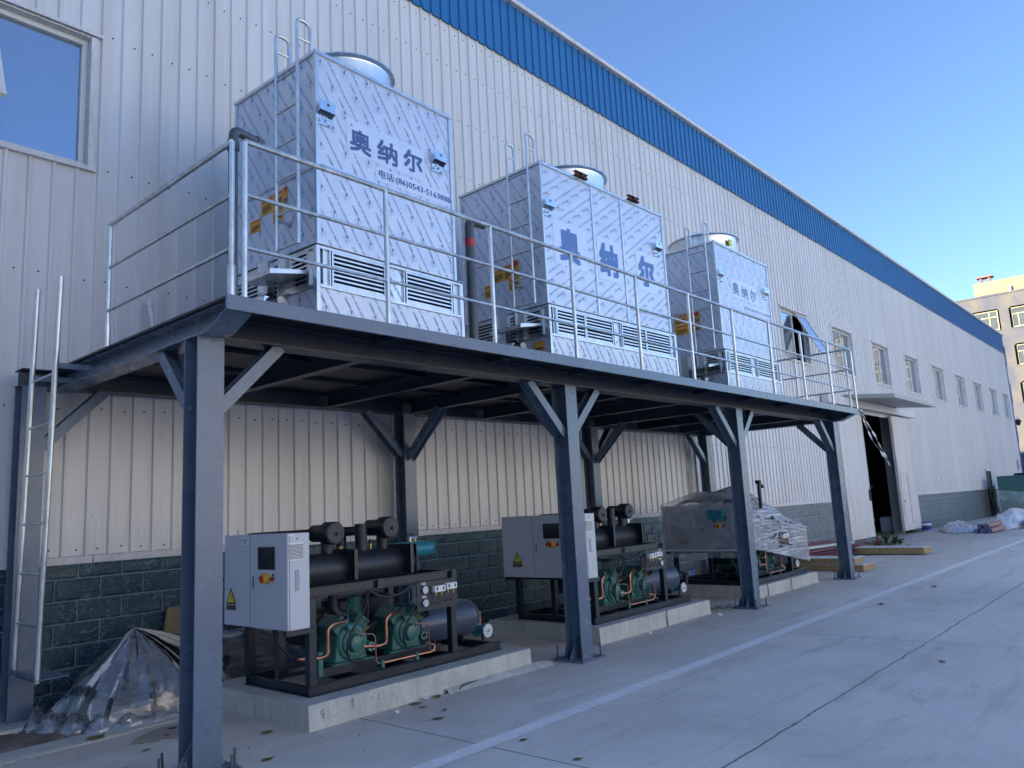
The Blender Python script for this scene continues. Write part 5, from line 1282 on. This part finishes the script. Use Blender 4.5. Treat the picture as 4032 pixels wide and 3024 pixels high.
def scrap(x, y, s, lb, seed):
    rnd = random.Random(seed); mb = MB(); n = 6; vs = [((i/n-.5)*s*1.6, (j/3-.5)*s*.7+rnd.uniform(-.02, .02), .01+abs(math.sin(i*1.1+seed))*s*.18+rnd.uniform(0, .02)) for i in range(n+1) for j in range(4)]
    mb.add(vs, [(i*4+j, (i+1)*4+j, (i+1)*4+j+1, i*4+j+1) for i in range(n) for j in range(3)])
    o = mb.build('paper_sheet', white_pl); o.location = (x, y, 0); o.rotation_euler = (0, 0, seed); tag(o, lb, 'paper', 'white papers on the ground')
scrap(10.62, 6.1, .3, 'crumpled white paper between the middle and farthest pads', .4); scrap(10.75, 5.55, .26, 'torn white paper just behind the third front column', 2.6)

# ------------------------------------------------------------------ sheets and panels beyond the platform
rs = thing('metal_sheets', 'stack of long red brown roofing sheets lying along the wall beyond the chillers', 'sheet metal', (15.3, 6.7, 0))
for i in range(4):
    s_ = MB(); x0 = .0+.12*i; x1 = 6.9-.25*i; y0 = .12*i*.4
    n = 12
    for k_ in range(n):
        ya, yb = y0+.95*k_/n, y0+.95*(k_+1)/n; za_, zb_ = [.10+.055*i+.10*q/n+(.018 if q % 2 else 0) for q in (k_, k_+1)]
        s_.add([(x0, ya, za_+.03), (x1, ya, za_-.05), (x1, yb, zb_-.05), (x0, yb, zb_+.03)], [(0, 1, 2, 3)])
    o = s_.build('sheet', redsheet, rs, smooth=False); o.modifiers.new('t', 'SOLIDIFY').thickness = .004
MB().box(.4, .1, 0, .6, .9, .09).box(5.6, .1, 0, 5.8, .9, .05).build('packing_timber', wood, rs)
ch_ = thing('metal_channel', 'pale galvanised channel laid on top of the red brown sheets', 'metal profile', (17.0, 7.0, .34))
MB().slab([(0, 0, 0), (0, 0, .05), (0, .008, .05), (0, .008, .012), (0, .10, .012), (0, .10, .05), (0, .108, .05), (0, .108, 0)], (4.2, 0, -.09)).build('profile', galv, ch_, smooth=False)
def foam_panel(x, y, z, l, w_, h, rz, lb):
    t = thing('sandwich_panel', lb, 'panel', (x, y, z), rz, 'loose sandwich panels on the ground')
    MB().box(0, .01, 0.006, w_, l-.01, h-.012).build('foam_core', foam, t, smooth=False); MB().box(-.01, 0, h-.012, w_+.01, l, h).box(-.01, 0, 0, w_+.01, l, .005).build('facing_sheet', foamface, t, smooth=False)
foam_panel(16.35, 5.28, .012, 1.5, .7, .12, .0, 'lower sandwich panel of the pair behind the farthest front column')
foam_panel(16.38, 5.45, .14, 1.42, .6, .12, .03, 'upper sandwich panel of the pair behind the farthest front column')
foam_panel(20.5, 5.2, .03, 1.62, .6, .15, -.03, 'thick sandwich panel lying alone in front of the weeds and sliding door')
wb = MB(); rnd = random.Random(6)
for (px, py, hh, nb) in ((23.95, 7.05, .42, 16), (24.1, 6.85, .30, 12), (23.9, 6.65, .20, 10), (23.7, 7.2, .22, 10), (24.3, 6.95, .2, 9)):
    for k_ in range(nb):
        a = rnd.uniform(0, 6.28); r = rnd.uniform(.02, .18); top = Vector((px+math.cos(a)*r, py+math.sin(a)*r, hh*rnd.uniform(.5, 1)))
        wb.tube([(px, py, 0), tuple(Vector((px, py, 0)).lerp(top, .5)+Vector((0, 0, .03))), tuple(top)], .004, 4)
        for q in range(22):
            u = rnd.uniform(.25, 1); c0 = Vector((px, py, 0)).lerp(top, u); b_ = rnd.uniform(0, 6.28); s = rnd.uniform(.016, .038)
            wb.add([c0, c0+Vector((math.cos(b_)*s, math.sin(b_)*s, s*.4)), c0+Vector((math.cos(b_+.6)*s*1.5, math.sin(b_+.6)*s*1.5, s*.9)), c0+Vector((math.cos(b_+1.1)*s, math.sin(b_+1.1)*s, s*.2))], [(0, 1, 2, 3)])
tag(wb.build('weeds', weedm, smooth=False), 'clump of green weeds growing in front of the open sliding door', 'weeds', kind='stuff')
gr = MB()
for k_ in range(900):
    x = rnd.uniform(15.2, 24.6); y = rnd.uniform(6.1, 7.9) if x > 21 else rnd.uniform(6.3, 7.0); h = rnd.uniform(.03, .13); a = rnd.uniform(0, 6.28)
    gr.add([(x, y, 0), (x+.012*math.cos(a), y+.012*math.sin(a), 0), (x+rnd.uniform(-.03, .03), y+rnd.uniform(-.03, .03), h)], [(0, 1, 2)])
tag(gr.build('grass', weedm, smooth=False), 'sparse green grass growing in the dirt along the far wall', 'grass', kind='stuff')
tag(MB().tube([(22.9+.17*math.cos(a*.524), 6.95+.04*math.sin(a), .14+.13*math.sin(a*.524)) for a in range(12)], .03, 8, True).tube([(22.95+.12*math.cos(a*.524), 6.9, .13+.09*math.sin(a*.524)) for a in range(12)], .03, 8, True).build('hose_coil', rust), 'dark red coiled hose lying beside the weeds', 'hose')
# box in the open doorway
ap_ = thing('white_appliance', 'grey white metal box standing just inside the dark open doorway', 'appliance', (30.0, 8.6, 0), 0)
MB().box(0, 0, .08, .12, .34, .58).box(.14, .02, .06, .5, .36, .6).build('cabinet', cab, ap_, bev=.01); MB().rev((.1, .62, .48), (-1, 0, 0), [(0, .0), (0, .08), (.06, .08), (.06, 0)], 14).rev((.1, -.12, .18), (-1, 0, 0), [(0, .0), (0, .09), (.06, .09), (.06, 0)], 14).build('round_cover', galv, ap_)
bu = thing('paint_bucket', 'white plastic bucket with purple blue lid beside the open sliding door', 'bucket', (31.25, 7.75, 0))
MB().rev((0, 0, 0), (0, 0, 1), [(0, 0), (0, .155), (.33, .18), (.33, 0)], 22).build('body', white_pl, bu); MB().rev((0, 0, .33), (0, 0, 1), [(-.03, .182), (-.03, .19), (.015, .19), (.02, .17), (.02, 0)], 22).build('lid', purple, bu); MB().rev((0, 0, .05), (0, 0, 1), [(0, .160), (.0, .163), (.16, .172), (.16, .17)], 22).build('printed_band', purple, bu)
# hanging film ribbons at the end of the platform
def ribbon(P, w_, seed):
    rnd = random.Random(seed); mb = MB(); vs = []
    for i, p in enumerate(P):
        a = i*.7+seed; vs += [(p[0]-w_*math.cos(a), p[1]+w_*math.sin(a)*.6, p[2]-.01), (p[0]+w_*math.cos(a), p[1]-w_*math.sin(a)*.6, p[2]+.01)]
    return mb.add(vs, [(2*i, 2*i+2, 2*i+3, 2*i+1) for i in range(len(P)-1)])
rb = thing('film_ribbon', 'two white strips of plastic film hanging from the far end of the platform edge', 'plastic strip', (0, 0, 0))
def cur(P, n=26):
    out = []
    for i in range(n):
        t = i/(n-1)*(len(P)-1); k_ = min(int(t), len(P)-2); u = t-k_; out.append(tuple(P[k_][q]+(P[k_+1][q]-P[k_][q])*u for q in range(3)))
    return out
ribbon(cur([(15.16, 4.60, 3.04), (15.45, 4.58, 2.76), (15.70, 4.57, 2.60), (16.02, 4.57, 2.33), (16.22, 4.56, 2.17), (16.40, 4.56, 2.00)]), .03, 1).build('strip', ribbon_film, rb)
ribbon(cur([(15.18, 4.62, 3.03), (15.36, 4.60, 2.72), (15.62, 4.60, 2.50), (15.95, 4.58, 2.31), (16.18, 4.57, 2.14), (16.34, 4.57, 2.06)]), .024, 2).build('strip', ribbon_film, rb)
ribbon(cur([(15.0, 4.594, 3.06), (15.1, 4.592, 3.02), (15.23, 4.592, 3.0)]), .045, 4).build('knot', ribbon_film, rb)

# far heap: pipes in white film, brown sheets, green cabinet
hp = thing('film_heap', 'long crumpled heap of milky plastic film on the yard before the far wall', 'plastic film', (0, 0, 0))
rnd = random.Random(31); mb = MB(); vs = []; nx, ny = 46, 12
for i in range(nx+1):
    u = i/nx; cx_ = 30.2+7.5*u*u+.6*u; cy_ = 7.0-3.0*u; hh = .12+.40*u+.16*math.sin(u*14)+.1*rnd.random()
    if u > .5: hh += .1
    for j in range(ny+1):
        v = j/ny; w_ = .75+.35*u
        vs.append((cx_+(v-.5)*w_*1.8+.05*rnd.uniform(-1, 1), cy_+(v-.5)*w_*.9, max(.01, hh*math.sin(math.pi*v)**.7*(.55 if i in (0, nx) else 1)+.05*rnd.uniform(-1, 1))))
mb.add(vs, [(i*(ny+1)+j, (i+1)*(ny+1)+j, (i+1)*(ny+1)+j+1, i*(ny+1)+j+1) for i in range(nx) for j in range(ny)]); mb.build('film', white_film, hp)
pb = thing('pipe_bundle', 'bundle of pink brown pipes with blue end caps lying on the far film heap', 'pipes', (29.2, 5.4, 0))
for i, (dy_, dz) in enumerate(((0, .08), (.2, .08), (.4, .08), (.1, .23), (.3, .23))):
    pp = MB().cyl((.0+.05*i, dy_, dz), (1.6, dy_-.15, dz+.04), .075, 14).build('pipe', mat('pipe_pink%d' % i, (.33, .2, .17), .6), pb); MB().rev((-.02+.05*i, dy_, dz), (1, 0, 0), [(0, .05), (0, .08), (.12, .08), (.12, .075)], 14).build('end_cap', navy, pp)
bs = thing('metal_sheets', 'curled brown scrap sheets lying at the right end of the far film heap', 'sheet metal', (31.6, 4.3, 0))
for i in range(5):
    s_ = MB(); n = 10; rnd = random.Random(i); vs = []
    for k_ in range(n+1):
        u = k_/n; vs += [(.0+.12*i, .5-1.8*u, .05+.07*i+.10*math.sin(u*3+i)), (1.0+.12*i, .5-1.8*u+.1, .12+.07*i+.10*math.sin(u*3+i+.5))]
    s_.add(vs, [(2*k_, 2*k_+2, 2*k_+3, 2*k_+1) for k_ in range(n)]); o = s_.build('sheet', redsheet if i % 2 else rust, bs); o.modifiers.new('t', 'SOLIDIFY').thickness = .01
gc = thing('green_cabinet', 'large dark green cabinet unit standing against the far end of the hall', 'machine cabinet', (42.9, 4.6, 0))
MB().box(0, 0, .1, 2.4, 2.72, 1.90).build('body', hvac, gc, bev=.02); q = MB()
for bx in ((.0, .06, .1, 1.9), (2.66, 2.72, .1, 1.9), (1.35, 1.41, .1, 1.9)): q.box(-.025, bx[0], bx[2], 0, bx[1], bx[3])
q.box(-.025, .06, 1.82, 0, 2.66, 1.9).box(-.025, .06, .1, 0, 2.66, .18).build('door_frame', hvac, gc, bev=.004)
MB().rev((1.2, 1.3, 1.9), (0, 0, 1), [(0, .9), (.1, .9), (.1, .8), (.02, .75), (.02, 0)], 30).box(.1, .3, 0, .4, 2.5, .1).build('fan_cowl', rubber, gc)
MB().box(-.04, .9, .55, -.02, .97, .75).build('door_handle', rubber, gc)
vs = []; mb = MB(); rnd = random.Random(14)
for i in range(12):
    for j in range(8):
        u, v = i/11, j/7; vs.append((-.06-.12*math.sin(v*3)-.04*rnd.random(), 2.8-2.9*u, 1.25-.35*u-(1.0-.35*u)*v+.02*rnd.random()))
mb.add(vs, [(i*8+j, (i+1)*8+j, (i+1)*8+j+1, i*8+j+1) for i in range(11) for j in range(7)])
o = mb.build('loose_film', clear_film('thin_film', .28, (.5, .6, .6), (1, 1, 1), 3, .25, .5, .15)); o.location = (42.9, 4.6, 0)
tag(o, 'thin clear film draped over the lower half of the green cabinet', 'plastic film')
